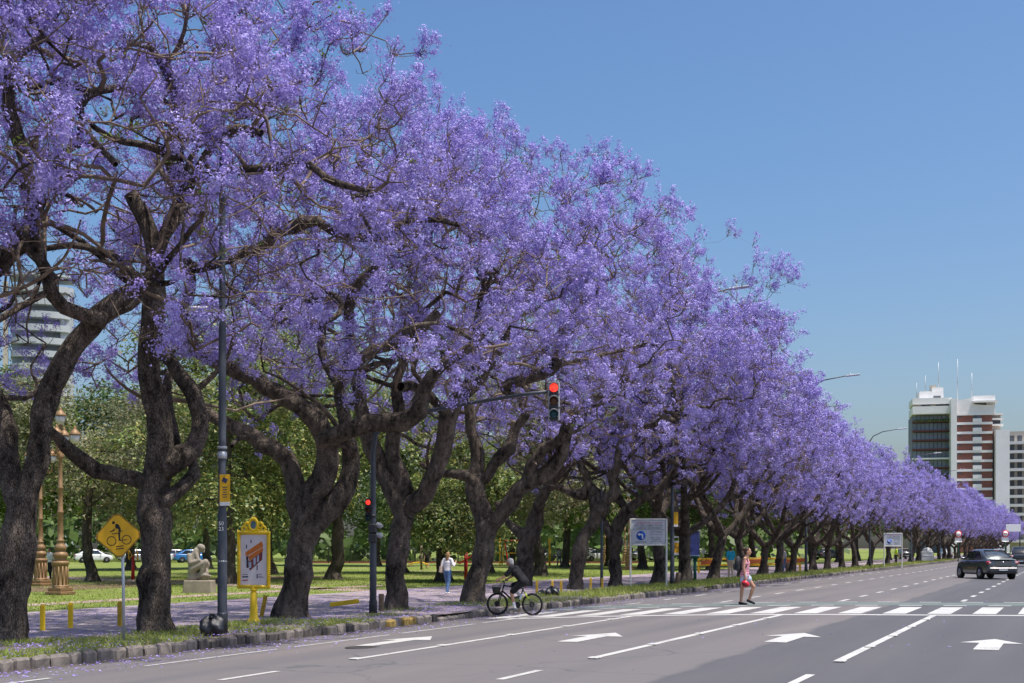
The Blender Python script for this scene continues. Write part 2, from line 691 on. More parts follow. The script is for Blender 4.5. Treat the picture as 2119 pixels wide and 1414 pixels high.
strip_x('stop_line', -13.4, 5.5, stop_y, .42)
MT['greenpaint'] = M('green_cycle_paint', (.135, .165, .155), .8, var=.3, scale=4)
strip_x('cycle_track', -14.6, 6.0, lambda x: stop_y(x) + 6.0, 2.0, .004, mat=MT['greenpaint'])
for q, off in ((0, 5.65), (1, 8.1)):
    for i in range(17):
        x = -14.3 + i * 1.2 + q * .3
        strip_x('cycle_track_dash', x, x + .62, lambda xx, off=off: stop_y(xx) + off, .26, .008)
for k in range(-13, 7):
    x = -1.05 + k * 1.066
    if x < -14.2:
        continue
    y0, y1 = stop_y(x) + .85, stop_y(x) + 4.75
    mark('zebra_stripe', [(x - .28, y0 - .08), (x + .28, y0 + .08), (x + .28, y1 + .08), (x - .28, y1 - .08)])

LANES = [('C', (1733, 1370)), ('B', (1225, 1363)), ('A', (733, 1365))]
LX = {}
for nm, (px, py) in LANES:
    v = rp(px, py)
    LX[nm] = v.x
    y1 = stop_y(v.x)
    mark('lane_line', [(v.x - .075, v.y), (v.x + .075, v.y), (v.x + .075, y1), (v.x - .075, y1)], .006)
    yy = v.y - 2.1
    while yy > 2:
        mark('lane_dash', [(v.x - .06, yy - 1.35), (v.x + .06, yy - 1.35), (v.x + .06, yy), (v.x - .06, yy)], .006)
        yy -= 3.2
    # raised studs on the line
    for t in range(5):
        ys = v.y + t * 3.0
        if ys < y1:
            st = MB()
            st.box((v.x + .04, ys, road_z(v.x) + .016), (.16, .22, .02), bev=.006)
            st.build('road_stud', MT['paint'], road)
v = rp(300, 1379)
LX['E'] = v.x
yy = v.y
rr = random.Random(5)
while yy < stop_y(v.x) - 1:
    L = 3.6
    mark('edge_line', [(v.x - .05, yy), (v.x + .05, yy), (v.x + .05, yy + L), (v.x - .05, yy + L)], .006)
    yy += L + .5
yy = v.y - 2
while yy > 4:
    mark('lane_dash', [(v.x - .06, yy - 1.3), (v.x + .06, yy - 1.3), (v.x + .06, yy), (v.x - .06, yy)], .006)
    yy -= 3.2
xr = LX['C'] + 3.25
mark('lane_line', [(xr - .075, 20), (xr + .075, 20), (xr + .075, stop_y(xr)), (xr - .075, stop_y(xr))], .006)
for X in (LX['E'], LX['A'], LX['B'], LX['C'], xr):
    yy = stop_y(X) + 9.0
    n = 0
    while yy < 330:
        mark('lane_dash', [(X - .075, yy), (X + .075, yy), (X + .075, yy + 1.5), (X - .075, yy + 1.5)], .006)
        n += 1
        yy += 4.05 if yy < 190 else 12
for cx, cy in (((LX['C'] + xr) / 2 + .25, 23.9), ((LX['B'] + LX['C']) / 2 + .1, 24.2), ((LX['A'] + LX['B']) / 2 + .1, 23.1), ((LX['E'] + LX['A']) / 2 - .1, 21.6)):
    a = [(-.2, -1.35), (.2, -1.35), (.2, .25), (.53, .25), (0, 1.35), (-.53, .25), (-.2, .25)]
    mark('lane_arrow', [(cx + x, cy + y) for x, y in a], .007)

mh = gp(752, 1343, -.11)
m = MB()
m.lathe([(.33, 0), (.33, .004), (.30, .004)], n=24)
m.lathe([(.29, 0), (.29, .003), (0, .0035)], n=24)
o = m.build('manhole_cover', M('cast_iron', (.05, .045, .042), .6, var=.3, scale=30, bmp=.5), road)
o.location = (mh.x, mh.y, road_z(mh.x) + .002)

# kerb: a bed with single granite stones
kerb = MB()
kerb.box((KX - .10, 190, -.24), (.2, 430, .06))
kerb = tag(kerb.build('kerb', MT['conc']), kind='structure')
rng = random.Random(11)
stone_meshes = []
for i in range(6):
    m = MB()
    m.box((0, 0, 0), (.17, .35, .25), bev=.03)
    for p in m.v:
        p += Vector((rng.uniform(-.018, .018), rng.uniform(-.018, .018), rng.uniform(-.018, .018)))
    stone_meshes.append(m.mesh('kerb_stone'))
for i, me in enumerate(stone_meshes):
    me.materials.append([MT['stone'], MT['stone2'], MT['stone'], MT['stone2'], MT['stone'], MT['stone']][i])
ymesh = stone_meshes[0].copy()
ymesh.materials.clear()
ymesh.materials.append(MT['stoneyellow'])
y = 8.0
for i in range(262):
    ln = rng.uniform(.26, .42)
    o = bpy.data.objects.new('kerb_stone', stone_meshes[rng.randrange(6)])
    if 26.2 < y < 28.2 and rng.random() < .6:
        o.data = ymesh
    COL.objects.link(o)
    o.parent = kerb
    low = -.07 if 29.2 < y < 31.0 or 55 < y < 56.2 else 0
    o.location = (KX - .085 + rng.uniform(-.03, .02), y + ln / 2, -.148 + low + rng.uniform(-.018, .012))
    o.scale = (1, ln / .355, 1)
    o.rotation_euler = (rng.uniform(-.05, .05), rng.uniform(-.1, .06), rng.uniform(-.07, .07))
    y += ln + rng.uniform(.008, .04)
m = MB()
while y < 330:
    m.box((KX - .085 + rng.uniform(-.02, .02), y + .24, -.125 + rng.uniform(-.012, .012)), (.17, .47, .23), bev=.02)
    y += .5
tag(m.build('kerb_stones_far', MT['stone'], kerb), kind='stuff')


# loose flat flakes: petals, and grass blades, each its own small face
def flakes(name, P, size, mat, parent=None, tilt=.35, seed=0, kind='stuff'):
    rs = np.random.RandomState(seed)
    n = len(P)
    a = rs.uniform(0, 2 * PI, n)
    u = np.stack([np.cos(a), np.sin(a), rs.uniform(-tilt, tilt, n)], 1)
    w = np.stack([-np.sin(a), np.cos(a), rs.uniform(-tilt, tilt, n)], 1)
    s = (size * rs.uniform(.6, 1.3, n))[:, None]
    V = np.stack([P - u * s, P - w * s * .55, P + u * s, P + w * s * .55], 1).reshape(-1, 3)
    V[:, 2] += .012
    o = link_mesh(name, np_mesh(name, V, 4, np.arange(4 * n).reshape(n, 4)), mat, parent)
    return tag(o, kind=kind)


rs = np.random.RandomState(3)


def clumpy(n, x0, x1, y0, y1, k=2.2, seed=0):
    """scatter thinned by a soft patch pattern, denser near the lens end"""
    r = np.random.RandomState(seed)
    x = r.uniform(x0, x1, n)
    yy = y0 * (y1 / y0) ** r.uniform(0, 1, n)
    f = np.sin(x * 1.9 + 1.3 * np.sin(yy * .8)) + np.sin(yy * 1.3 + 2.1 * np.sin(x * .9)) + r.normal(0, .9, n)
    s = f > -.4
    return x[s], yy[s]


x, yv = clumpy(34000, -25.8, -17.0, 9, 130, seed=1)
flakes('fallen_petals', np.stack([x, yv, np.full_like(x, G)], 1), .026, MT['petal'], seed=1)
x, yv = clumpy(15000, -17.6, KX - .2, 9, 100, seed=2)
flakes('verge_petals', np.stack([x, yv, np.full_like(x, G + .03)], 1), .03, MT['petal'], seed=2)
x = KX + .03 + np.abs(rs.normal(0, .9, 2600))
yv = 9 * (100 / 9) ** rs.uniform(0, 1, 2600)
k = x < 0
flakes('road_petals', np.stack([x[k], yv[k], np.array([road_z(a) for a in x[k]])], 1), .03, MT['petal'], seed=3)
x = rs.uniform(-12, 2, 90)
yv = rs.uniform(16, 50, 90)
flakes('strewn_petals', np.stack([x, yv, np.array([road_z(a) for a in x])], 1), .035, MT['petal'], seed=4)


def blades(name, x, y, z, h, w, seed, mat=None):
    r = np.random.RandomState(seed)
    n = len(x)
    a = r.uniform(0, 2 * PI, n)
    hh = h * r.uniform(.45, 1.2, n)
    lean = r.normal(0, .55, (n, 2)) * hh[:, None]
    b = np.stack([x, y, np.full(n, z) if np.isscalar(z) else z], 1)
    du = np.stack([np.cos(a), np.sin(a), np.zeros(n)], 1) * (w * r.uniform(.6, 1.4, n))[:, None]
    top = b + np.stack([lean[:, 0], lean[:, 1], hh], 1)
    V = np.stack([b - du, b + du, top], 1).reshape(-1, 3)
    o = link_mesh(name, np_mesh(name, V, 3, np.arange(3 * n).reshape(n, 3)), mat or MT['blade'])
    return tag(o, kind='stuff')


r = np.random.RandomState(8)
n = 120000
x = r.uniform(-17.75, KX - .12, n)
yv = 9 * (190 / 9.0) ** r.uniform(0, 1, n)
f = np.sin(x * 2.3 + yv * .7) + np.sin(yv * 1.9 - x) + r.normal(0, .8, n)
keep = (f > -.15 - .75 * (yv > 30) - np.clip((yv - 45) / 10, 0, 3)) & ~((yv > 26.6) & (yv < 34.6) & (f < 1.9))
keep &= ~((x > KX - .45) & (r.uniform(0, 1, n) < .5))
x, yv = x[keep], yv[keep]
hh = .10 + .05 * (yv > 45)
blades('verge_grass', x, yv, G - .01, .11, .012, 5)
far = yv > 42
blades('verge_tall_grass', x[far][::2] + .1, yv[far][::2], G - .01, .2, .02, 6)
n = 70000
x = -26 - np.abs(r.normal(0, 18, n))
yv = 10 * (120 / 10.0) ** r.uniform(0, 1, n)
blades('lawn_grass', x, yv, G - .02, .08, .02, 7)
# ------------------------------------------------------------------ trees
class Skel:
    def __init__(self):
        self.P, self.par, self.mr = [], [], []
        self.traced = 0

    def add(self, p, par, r=0.0):
        self.P.append(np.array(p, dtype=float))
        self.par.append(par)
        self.mr.append(r)
        return len(self.P) - 1

    def nearest(self, p):
        A = np.array(self.P)
        return int(np.argmin(((A - np.array(p)) ** 2).sum(1)))

    def poly(self, pts, rng, step=.28, wob=.05):
        """pts: (x, y, z, r); smooth through them; join to the nearest node so far"""
        pts = [np.array(p, dtype=float) for p in pts]
        if self.P:
            j = self.nearest(pts[0][:3])
            if len(pts) > 1:
                first = np.append(self.P[j], pts[0][3])
                if np.linalg.norm(first[:3] - pts[0][:3]) > .05:
                    pts = [first] + pts
        else:
            j = -1
        ext = [2 * pts[0] - pts[1]] + pts + [2 * pts[-1] - pts[-2]]
        out = []
        for i in range(1, len(ext) - 2):
            p0, p1, p2, p3 = ext[i - 1], ext[i], ext[i + 1], ext[i + 2]
            L = np.linalg.norm(p2[:3] - p1[:3])
            n = max(1, int(L / step))
            for k in range(n):
                t = k / n
                out.append(.5 * ((2 * p1) + (-p0 + p2) * t + (2 * p0 - 5 * p1 + 4 * p2 - p3) * t * t + (-p0 + 3 * p1 - 3 * p2 + p3) * t ** 3))
        out.append(pts[-1])
        start = 0
        if j >= 0:
            start = 1
        for q in out[start:]:
            w = np.array([rng.gauss(0, 1) for _ in range(3)]) * wob * min(q[3] * 2.2, .3)
            j = self.add(q[:3] + w, j, q[3])
        return j


def sprout(sk, rng, n, zmin=4.2, rmin=.06, cen=(0, 0, 9)):
    """crooked middle-sized branches leaving the limbs"""
    cand = [i for i in range(len(sk.P)) if sk.P[i][2] > zmin and sk.mr[i] > rmin]
    for _ in range(n):
        if not cand:
            return
        i = rng.choice(cand)
        p = sk.P[i].copy()
        out = p - np.array(cen)
        out[2] = 0
        out /= np.linalg.norm(out) + 1e-6
        a = rng.uniform(0, 6.3)
        d = np.array([math.cos(a), math.sin(a), rng.uniform(-.1, .9)]) + out * .6
        d /= np.linalg.norm(d)
        bend = np.array([rng.gauss(0, 1), rng.gauss(0, 1), rng.gauss(0, .8)])
        r0 = min(sk.mr[i] * .62, rng.uniform(.045, .085))
        L = rng.uniform(1.6, 4.2)
        m = int(L / .3)
        pts = [(p[0], p[1], p[2], r0)]
        for k in range(1, m + 1):
            if k % 4 == 0:
                bend = np.array([rng.gauss(0, 1), rng.gauss(0, 1), rng.gauss(.25, .8)])
            d = d + bend * .2
            d /= np.linalg.norm(d)
            p = p + d * .3
            if (((p - np.array((.3, 0, 8.3))) / np.array((5.9, 5.0, 4.4))) ** 2).sum() > 1:
                break
            pts.append((p[0], p[1], p[2], r0 * (1 - .72 * k / m)))
        if len(pts) > 3:
            sk.poly(pts, rng, step=.3, wob=.1)


def grow(sk, targets, rng, zmin=3.0, step=.4):
    """joins every target to the skeleton; returns the tip of each target in the order given"""
    N0 = len(sk.P)
    A = np.zeros((N0 + len(targets) * 30, 3))
    A[:N0] = np.array(sk.P)
    T = np.array(targets)
    d0 = np.full(len(T), 1e9)
    for k in range(0, N0, 4):
        d0 = np.minimum(d0, np.linalg.norm(T - A[k], axis=1))
    order = np.argsort(d0)
    n = N0
    tips = []
    for ti in order:
        t = T[ti]
        D = A[:n] - t
        dist = np.sqrt((D ** 2).sum(1))
        cost = dist + .7 * np.maximum(D[:, 2], 0) + 8 * (A[:n, 2] < zmin)
        j = int(np.argmin(cost))
        p = A[j]
        L = dist[j]
        m = max(1, int(math.ceil(L / step)))
        side = np.array([rng.gauss(0, 1), rng.gauss(0, 1), rng.gauss(.5, .8)])
        amp = .2 * L
        ph = rng.uniform(.6, 1.5)
        par = j
        for k in range(1, m + 1):
            u = k / m
            q = p + (t - p) * u + side * amp * math.sin(PI * u) * (.6 + .4 * math.sin(ph * 7 * u))
            if k < m:
                q = q + np.array([rng.gauss(0, .075), rng.gauss(0, .075), rng.gauss(0, .07)])
            par = sk.add(q, par, 0)
            A[n] = q
            n += 1
        tips.append((ti, par))
    return [p for t_, p in sorted(tips)]


def skel_radii(sk, tip_r=.014, expo=.43):
    n = len(sk.P)
    cnt = np.zeros(n)
    has = np.zeros(n, bool)
    for i in range(n):
        if sk.par[i] >= 0:
            has[sk.par[i]] = True
    cnt[~has] = 1
    for i in range(n - 1, 0, -1):
        if sk.par[i] >= 0:
            cnt[sk.par[i]] += cnt[i]
    r = np.maximum(tip_r * cnt ** expo, np.array(sk.mr))
    for i in range(n):
        j = sk.par[i]
        if j >= 0 and sk.mr[i] == 0:
            r[i] = min(r[i], r[j] * .93)
    return r


def skel_mesh(sk, r, rng, lumps=.075, minr=.0):
    n = len(sk.P)
    P = np.array(sk.P)
    kids = [[] for _ in range(n)]
    for i in range(n):
        if sk.par[i] >= 0:
            kids[sk.par[i]].append(i)
    chains = []
    stack = [(0, -1)]
    while stack:
        s, pj = stack.pop()
        ch = [pj, s] if pj >= 0 else [s]
        i = s
        while kids[i]:
            ks = sorted(kids[i], key=lambda k: -r[k])
            for k in ks[1:]:
                stack.append((k, i))
            i = ks[0]
            ch.append(i)
        chains.append(ch)
    VV, FF, MI = [], [], []
    base = 0
    for ci, ch in enumerate(chains):
        if len(ch) < 2:
            continue
        Q = P[ch]
        R = r[ch].copy()
        if sk.par[ch[1]] == ch[0] and ci > 0:
            R[0] = min(R[0], R[1] * 1.25)
        rm = R.max()
        if rm < minr:
            continue
        K = 16 if rm > .2 else 9 if rm > .07 else 5 if rm > .025 else 3
        T = np.gradient(Q, axis=0)
        T /= np.linalg.norm(T, axis=1)[:, None] + 1e-9
        U = np.zeros_like(Q)
        u = np.cross(T[0], [0.31, .77, .55])
        u /= np.linalg.norm(u) + 1e-9
        for i in range(len(Q)):
            u = u - T[i] * u.dot(T[i])
            u /= np.linalg.norm(u) + 1e-9
            U[i] = u
        W = np.cross(T, U)
        a = np.arange(K) * 2 * PI / K
        rad = R[:, None] * np.ones(K)
        if rm > .06:
            ph = [rng.uniform(0, 6.3) for _ in range(4)]
            s = np.cumsum(np.linalg.norm(np.diff(Q, axis=0, prepend=Q[:1]), axis=1))[:, None]
            rad = rad * (1 + lumps * np.sin(2 * a + ph[0] + s * 1.3) + lumps * .8 * np.sin(3 * a + ph[1] - s * 2.3) + lumps * .7 * np.sin(s * 4.1 + ph[2] + a) + lumps * .45 * np.sin(s * 9 + 5 * a + ph[3]) * np.sin(s * 6.1 - 4 * a + ph[1]))
            nr = np.random.RandomState(ci)
            rad = rad * (1 + nr.normal(0, .022, rad.shape))
        if ci == 0:      # root flare
            zz = Q[:, 2][:, None]
            rad = rad * (1 + np.exp(-np.maximum(zz, 0) / .22) * (.06 + .16 * np.sin(3 * a + ph[2]) + .12 * np.sin(5 * a + ph[3])))
        ring = Q[:, None, :] + rad[..., None] * (np.cos(a)[None, :, None] * U[:, None, :] + np.sin(a)[None, :, None] * W[:, None, :])
        m = len(Q)
        VV.append(ring.reshape(-1, 3))
        i = np.arange(m - 1)[:, None] * K
        k = np.arange(K)[None, :]
        k2 = (k + 1) % K
        FF.append((np.stack([i + k, i + k2, i + K + k2, i + K + k], -1).reshape(-1, 4)) + base)
        MI.append(np.full((m - 1) * K, 1 if K < 6 else 0, dtype=np.int32))
        base += m * K
    return np.concatenate(VV), np.concatenate(FF), np.concatenate(MI)


def rand_unit(r, n):
    v = r.normal(0, 1, (n, 3))
    return v / np.linalg.norm(v, axis=1)[:, None]


def quads(C, size, r, aspect=.7, normal_bias=None, tri=False):
    """n small quads (or triangles) with random facing"""
    n = len(C)
    u = rand_unit(r, n)
    v = rand_unit(r, n)
    if normal_bias is not None:
        nb = normal_bias + rand_unit(r, n) * .8
        u = np.cross(nb, v)
        u /= np.linalg.norm(u, axis=1)[:, None] + 1e-9
        w = np.cross(u, nb)
    else:
        w = np.cross(u, v)
    w /= np.linalg.norm(w, axis=1)[:, None] + 1e-9
    s = (size * r.uniform(.65, 1.3, n))[:, None]
    u = u * s
    w = w * s * aspect
    if tri:
        return np.stack([C - u * 1.1, C + u * .7 - w * 1.1, C + u * .7 + w * 1.1], 1).reshape(-1, 3)
    return np.stack([C - u, C - w, C + u, C + w], 1).reshape(-1, 3)


def crown_targets(n, rng, cen, rad, low=.25, inner=.2, zlow=3.4, vmin=-.55):
    """points through the umbrella-shaped outer shell of a crown"""
    ph = [rng.uniform(0, 6.3) for _ in range(6)]
    out = []
    tries = 0
    while len(out) < n and tries < n * 40:
        tries += 1
        v = np.array([rng.gauss(0, 1) for _ in range(3)])
        v /= np.linalg.norm(v)
        if v[2] < vmin:
            continue
        if v[2] < .25 and v[0] > 0 and rng.random() > low:
            continue
        if v[2] < .1 and v[0] <= 0 and rng.random() > .4:
            continue
        az = math.atan2(v[1], v[0])
        lump = 1 + .10 * math.sin(3 * az + ph[0] + 2 * v[2]) + .08 * math.sin(5 * az + ph[1] - 4 * v[2]) + .06 * math.sin(9 * v[2] + ph[2] + 2 * az)
        f = rng.uniform(.82, 1.02) if rng.random() > inner else rng.uniform(.45, .84)
        p = np.array(cen) + v * np.array(rad) * min(f * lump, 1.08)
        if math.sin(p[0] * 1.9 + ph[3]) + math.sin(p[1] * 2.1 + ph[4] + p[0] * .6) + math.sin(p[2] * 2.3 + ph[5] + p[1] * .5) < -.55 and rng.random() < .9:
            continue
        if p[2] < zlow or (p[2] < 5.6 and math.hypot(p[0], p[1]) < 3.4):
            continue
        out.append(p)
    return out


def finish_jacaranda(root, sk, tips, rng, seed, panicles=6, flowers=22, fsize=.036, cen=(0, 0, 9), greens=60, pods=60, spread=.5, bare=.12, prad=.075, nbloom=None):
    r = skel_radii(sk)
    V, Fq, mi = skel_mesh(sk, r, rng)
    rs = np.random.RandomState(seed)
    tipP = np.array([sk.P[i] for i in tips])
    n = len(tipP)
    out = tipP - np.array(cen)
    out /= np.linalg.norm(out, axis=1)[:, None] + 1e-9
    # panicle positions round every tip, each on a twig
    np_ = rs.poisson(panicles, n) + 1
    idx = np.repeat(np.arange(n), np_)
    m = len(idx)
    d = out[idx] * .75 + np.array([0, 0, .55]) + rs.normal(0, .75, (m, 3))
    d /= np.linalg.norm(d, axis=1)[:, None]
    isbare = (rs.uniform(0, 1, n) < bare) | (np.arange(n) >= (nbloom or n))
    L = spread * rs.uniform(.3, 1.4, m) * np.where(isbare[idx], .55, 1)
    psz = rs.uniform(.6, 1.45, m)
    pos = tipP[idx] + d * L[:, None] + rs.normal(0, .06, (m, 3))
    # twigs (three-sided, tapering)
    tw0 = tipP[idx]
    mid = (tw0 + pos) / 2 + rs.normal(0, .06, (m, 3))
    side = np.cross(d, rand_unit(rs, m))
    side /= np.linalg.norm(side, axis=1)[:, None] + 1e-9
    s2 = np.cross(d, side)
    ringv = []
    for c, rr_ in ((tw0, .009), (mid, .007), (pos, .004)):
        for k in range(3):
            a = 2 * PI * k / 3
            ringv.append(c + (side * math.cos(a) + s2 * math.sin(a)) * rr_)
    TV = np.stack(ringv, 1).reshape(-1, 3)
    q = []
    for ring in (0, 1):
        for k in range(3):
            k2 = (k + 1) % 3
            q.append([ring * 3 + k, ring * 3 + k2, ring * 3 + 3 + k2, ring * 3 + 3 + k])
    TQ = (np.arange(m)[:, None, None] * 9 + np.array(q)[None]).reshape(-1, 4)
    Vt = np.concatenate([V, TV])
    Ft = np.concatenate([Fq, TQ + len(V)])
    me = np_mesh('trunk', Vt, 4, Ft)
    me.polygons.foreach_set('use_smooth', np.ones(len(me.polygons), bool))
    link_mesh('trunk', me, [MT['bark'], MT['twig']], root)
    me.polygons.foreach_set('material_index', np.concatenate([mi, np.ones(len(TQ), np.int32)]))
    # flowers
    nf = np.where(isbare[idx], 0, rs.poisson(flowers * psz ** 2))
    fi = np.repeat(np.arange(m), nf)
    t = rs.uniform(-.15, 1, len(fi))
    ax = d * .6 + np.array([0, 0, .12]) + rs.normal(0, .25, (m, 3))
    C = pos[fi] + ax[fi] * (t * .28 * psz[fi])[:, None] + rs.normal(0, 1, (len(fi), 3)) * (prad * psz[fi] * (1.1 - .6 * t))[:, None]
    off = C - (pos[fi] + ax[fi] * (t * .28)[:, None])
    off /= np.linalg.norm(off, axis=1)[:, None] + 1e-9
    Vb = quads(C, fsize, rs, .66, off * 2.0 + np.array([0, 0, .5]), tri=True)
    link_mesh('crown', np_mesh('crown', Vb, 3, np.arange(len(Vb)).reshape(-1, 3)), MT['blossom'], root)
    # a few ferny leaf sprays
    if greens:
        gi = rs.randint(0, m, greens)
        cs = []
        for g in gi:
            dd = rs.normal(0, 1, 3)
            dd[2] *= .3
            dd /= np.linalg.norm(dd)
            for k in range(16):
                cs.append(pos[g] + dd * (k % 8) * .045 + rs.normal(0, .05, 3))
        Vg = quads(np.array(cs), .042, rs, .35)
        tag(link_mesh('leaf_sprays', np_mesh('leaf_sprays', Vg, 4, np.arange(len(Vg)).reshape(-1, 4)), MT['spray'], root), kind='stuff')
    if pods:
        gi = rs.randint(0, m, pods)
        c = pos[gi] - np.array([0, 0, .08])
        s = .035
        o6 = np.array([[1, 0, 0], [-1, 0, 0], [0, 1, 0], [0, -1, 0], [0, 0, 1], [0, 0, -1]]) * s
        Vp = (c[:, None, :] + o6[None]).reshape(-1, 3)
        tri = np.array([[0, 2, 4], [2, 1, 4], [1, 3, 4], [3, 0, 4], [2, 0, 5], [1, 2, 5], [3, 1, 5], [0, 3, 5]])
        Fp = (np.arange(pods)[:, None, None] * 6 + tri[None]).reshape(-1, 3)
        tag(link_mesh('seed_pods', np_mesh('seed_pods', Vp, 3, Fp), MT['pod'], root), kind='stuff')


def flare(base, r):
    """a few root swellings as the lowest points of a trunk"""
    return r


ARM = (Vector((-17.2, 30.0, 4.6)), Vector((-11.9, 30.0, 5.2)))
JGROUP = 'jacarandas along the avenue'


def traced_jacaranda(label, base_px, d, limbs, seed, crown=None, nclump=430, low=.3, vmin=-.55, **kw):
    """limbs: (start depth offset, end depth offset, [(px, py, radius px) ...]) - the photographed limbs in space"""
    rng = random.Random(seed)
    b = dp(base_px[0], base_px[1], d)
    zfix = G - b.z
    b.z = G
    root = empty('jacaranda_tree', b, label, 'tree', JGROUP)
    sk = Skel()
    for li, (z0, z1, pts) in enumerate(limbs):
        out = []
        for i, (px, py, rpx) in enumerate(pts):
            u = i / max(1, len(pts) - 1)
            dd = d + z0 + (z1 - z0) * u
            q = dp(px, py, dd) - b
            h = q.z + zfix
            out.append((q.x, q.y, q.z + zfix * max(0, 1 - max(0, h) / 3), rpx * dd / F))
        if li == 0:
            x, y, z, rr0 = out[0]
            out = [(x, y, -.12, rr0 * 1.12), (x, y, .1, rr0 * 1.05), (x + .02, y, .45, rr0 * .98)] + [o for o in out[1:]]
        sk.poly(out, rng, step=.16 if li == 0 else .22)
    for _ in range(26):     # burls and old pruning scars
        i = rng.randrange(len(sk.P))
        if sk.mr[i] > .1 and sk.P[i][2] > .6:
            k = rng.uniform(1.08, 1.2)
            for j, w in ((i - 1, .5), (i, 1), (i + 1, .5)):
                if 0 <= j < len(sk.P) and sk.mr[j] > .1:
                    sk.mr[j] *= 1 + (k - 1) * w
    sprout(sk, rng, 16)
    sk.traced = len(sk.P)
    cen = (.7, 0, 8.4)
    rad = (6.2, 5.2, 4.6)
    if crown:
        cen, rad = crown
    T = crown_targets(nclump, rng, cen, rad, low=low, vmin=vmin)
    nbloom = len(T)
    T = T + crown_targets(int(nclump * 1.0), rng, cen, [q * .93 for q in rad], low=max(low, .5), inner=.45, vmin=vmin)
    # branches are kept pruned clear of the signal arm
    a0, a1 = ARM
    def clear(t):
        w = Vector(t) + b
        u = max(0, min(1, (w - a0).dot(a1 - a0) / (a1 - a0).length_squared))
        return (w - (a0 + (a1 - a0) * u)).length > 1.9
    nbloom = sum(1 for t in T[:nbloom] if clear(t))
    T = [t for t in T if clear(t)]
    tips = grow(sk, T, rng)
    finish_jacaranda(root, sk, tips, rng, seed, cen=cen, nbloom=nbloom, **kw)
    return root


def generic_jacaranda(label, loc, seed, lean=0.0, nclump=380, low=.75, rz=0, scale=1.0, **kw):
    rng = random.Random(seed)
    root = empty('jacaranda_tree', loc, label, 'tree', JGROUP, rz)
    root.scale = (scale,) * 3
    sk = Skel()
    az = rng.uniform(0, 6.3)
    h = rng.uniform(2.3, 3.1)
    tx, ty = lean * h + rng.uniform(-.15, .15), rng.uniform(-.35, .35)
    sk.poly([(0, 0, -.12, .44), (0, 0, .25, .36), (tx * .25, ty * .2, h * .4, .29), (tx * .7, ty * .7, h * .75, .28), (tx, ty, h, .30)], rng)
    nl = rng.choice([3, 4])
    for k in range(nl):
        a = az + 2 * PI * k / nl + rng.uniform(-.35, .35)
        c, s = math.cos(a), math.sin(a)
        e = rng.uniform(2.6, 4.2)
        zt = rng.uniform(6.6, 8.8)
        r0 = rng.uniform(.15, .22)
        b1, b2 = rng.uniform(-.8, .8), rng.uniform(-.9, .9)
        pts = [(tx, ty, h - .15, r0 * 1.15),
               (tx + c * e * .28, ty + s * e * .28, h + .55, r0),
               (tx + c * e * .55 - s * b1 * .5, ty + s * e * .55 + c * b1 * .5, h + 1.6, r0 * .85),
               (tx + c * e * .75 - s * b1, ty + s * e * .75 + c * b1, h + 3.0, r0 * .7),
               (tx + c * e - s * b2, ty + s * e + c * b2, zt, r0 * .45)]
        sk.poly(pts, rng)
        for q in range(2):
            a2 = a + rng.uniform(-1.1, 1.1)
            src = pts[2 + q]
            L = rng.uniform(2.0, 3.4)
            sk.poly([(src[0], src[1], src[2], r0 * .6),
                     (src[0] + math.cos(a2) * L * .35, src[1] + math.sin(a2) * L * .35, src[2] + .35, r0 * .5),
                     (src[0] + math.cos(a2) * L * .7, src[1] + math.sin(a2) * L * .7, src[2] + 1.2, r0 * .4),
                     (src[0] + math.cos(a2) * L, src[1] + math.sin(a2) * L, src[2] + 2.4, r0 * .26)], rng)
    sprout(sk, rng, 10)
    cen = (.6, 0, 8.3)
    rad, vmin = (6.3, 4.7, 4.6), -.82
    T = crown_targets(nclump, rng, cen, rad, low=low, vmin=vmin)
    nbloom = len(T)
    T = T + crown_targets(int(nclump * 1.0), rng, cen, [q * .93 for q in rad], low=max(low, .5), inner=.45, vmin=vmin)
    tips = grow(sk, T, rng)
    finish_jacaranda(root, sk, tips, rng, seed, cen=cen, nbloom=nbloom, **kw)
    return root


ROWX = -17.4
close = dict(panicles=5, flowers=80, fsize=.0245, prad=.07, spread=.4)
near = dict(panicles=5, flowers=48, fsize=.031, prad=.068, spread=.4)
T1 = traced_jacaranda('dark forked jacaranda cut by the left edge of the photo', (20, 1325), 24.1, [
    (0, 0, [(20, 1325, 36), (25, 1200, 33), (35, 1120, 31), (46, 1045, 28)]),
    (0, .5, [(46, 1040, 24), (70, 985, 21), (80, 950, 22), (90, 850, 22), (119, 776, 22), (158, 709, 21), (206, 657, 20), (245, 622, 18), (285, 590, 14), (325, 560, 10)]),
    (0, -.8, [(206, 665, 15), (174, 653, 14), (131, 638, 14), (103, 606, 14), (97, 560, 13), (75, 523, 12), (47, 507, 9)]),
    (0, 1.2, [(40, 1050, 22), (22, 1000, 21), (16, 920, 20), (0, 850, 18), (-40, 770, 16), (-60, 680, 14)]),
    (-.5, -1.5, [(-60, 690, 15), (-20, 570, 18), (40, 503, 19), (68, 465, 19), (62, 400, 16), (50, 330, 14), (35, 283, 14), (18, 194, 13), (21, 141, 12), (53, 99, 11), (88, 78, 10), (120, 20, 8)]),
    (-.5, -2, [(103, 606, 9), (75, 440, 9), (130, 320, 9), (190, 296, 7), (240, 340, 6)]),
], 101, nclump=300, low=.34, vmin=-.72, bare=.2, **close)
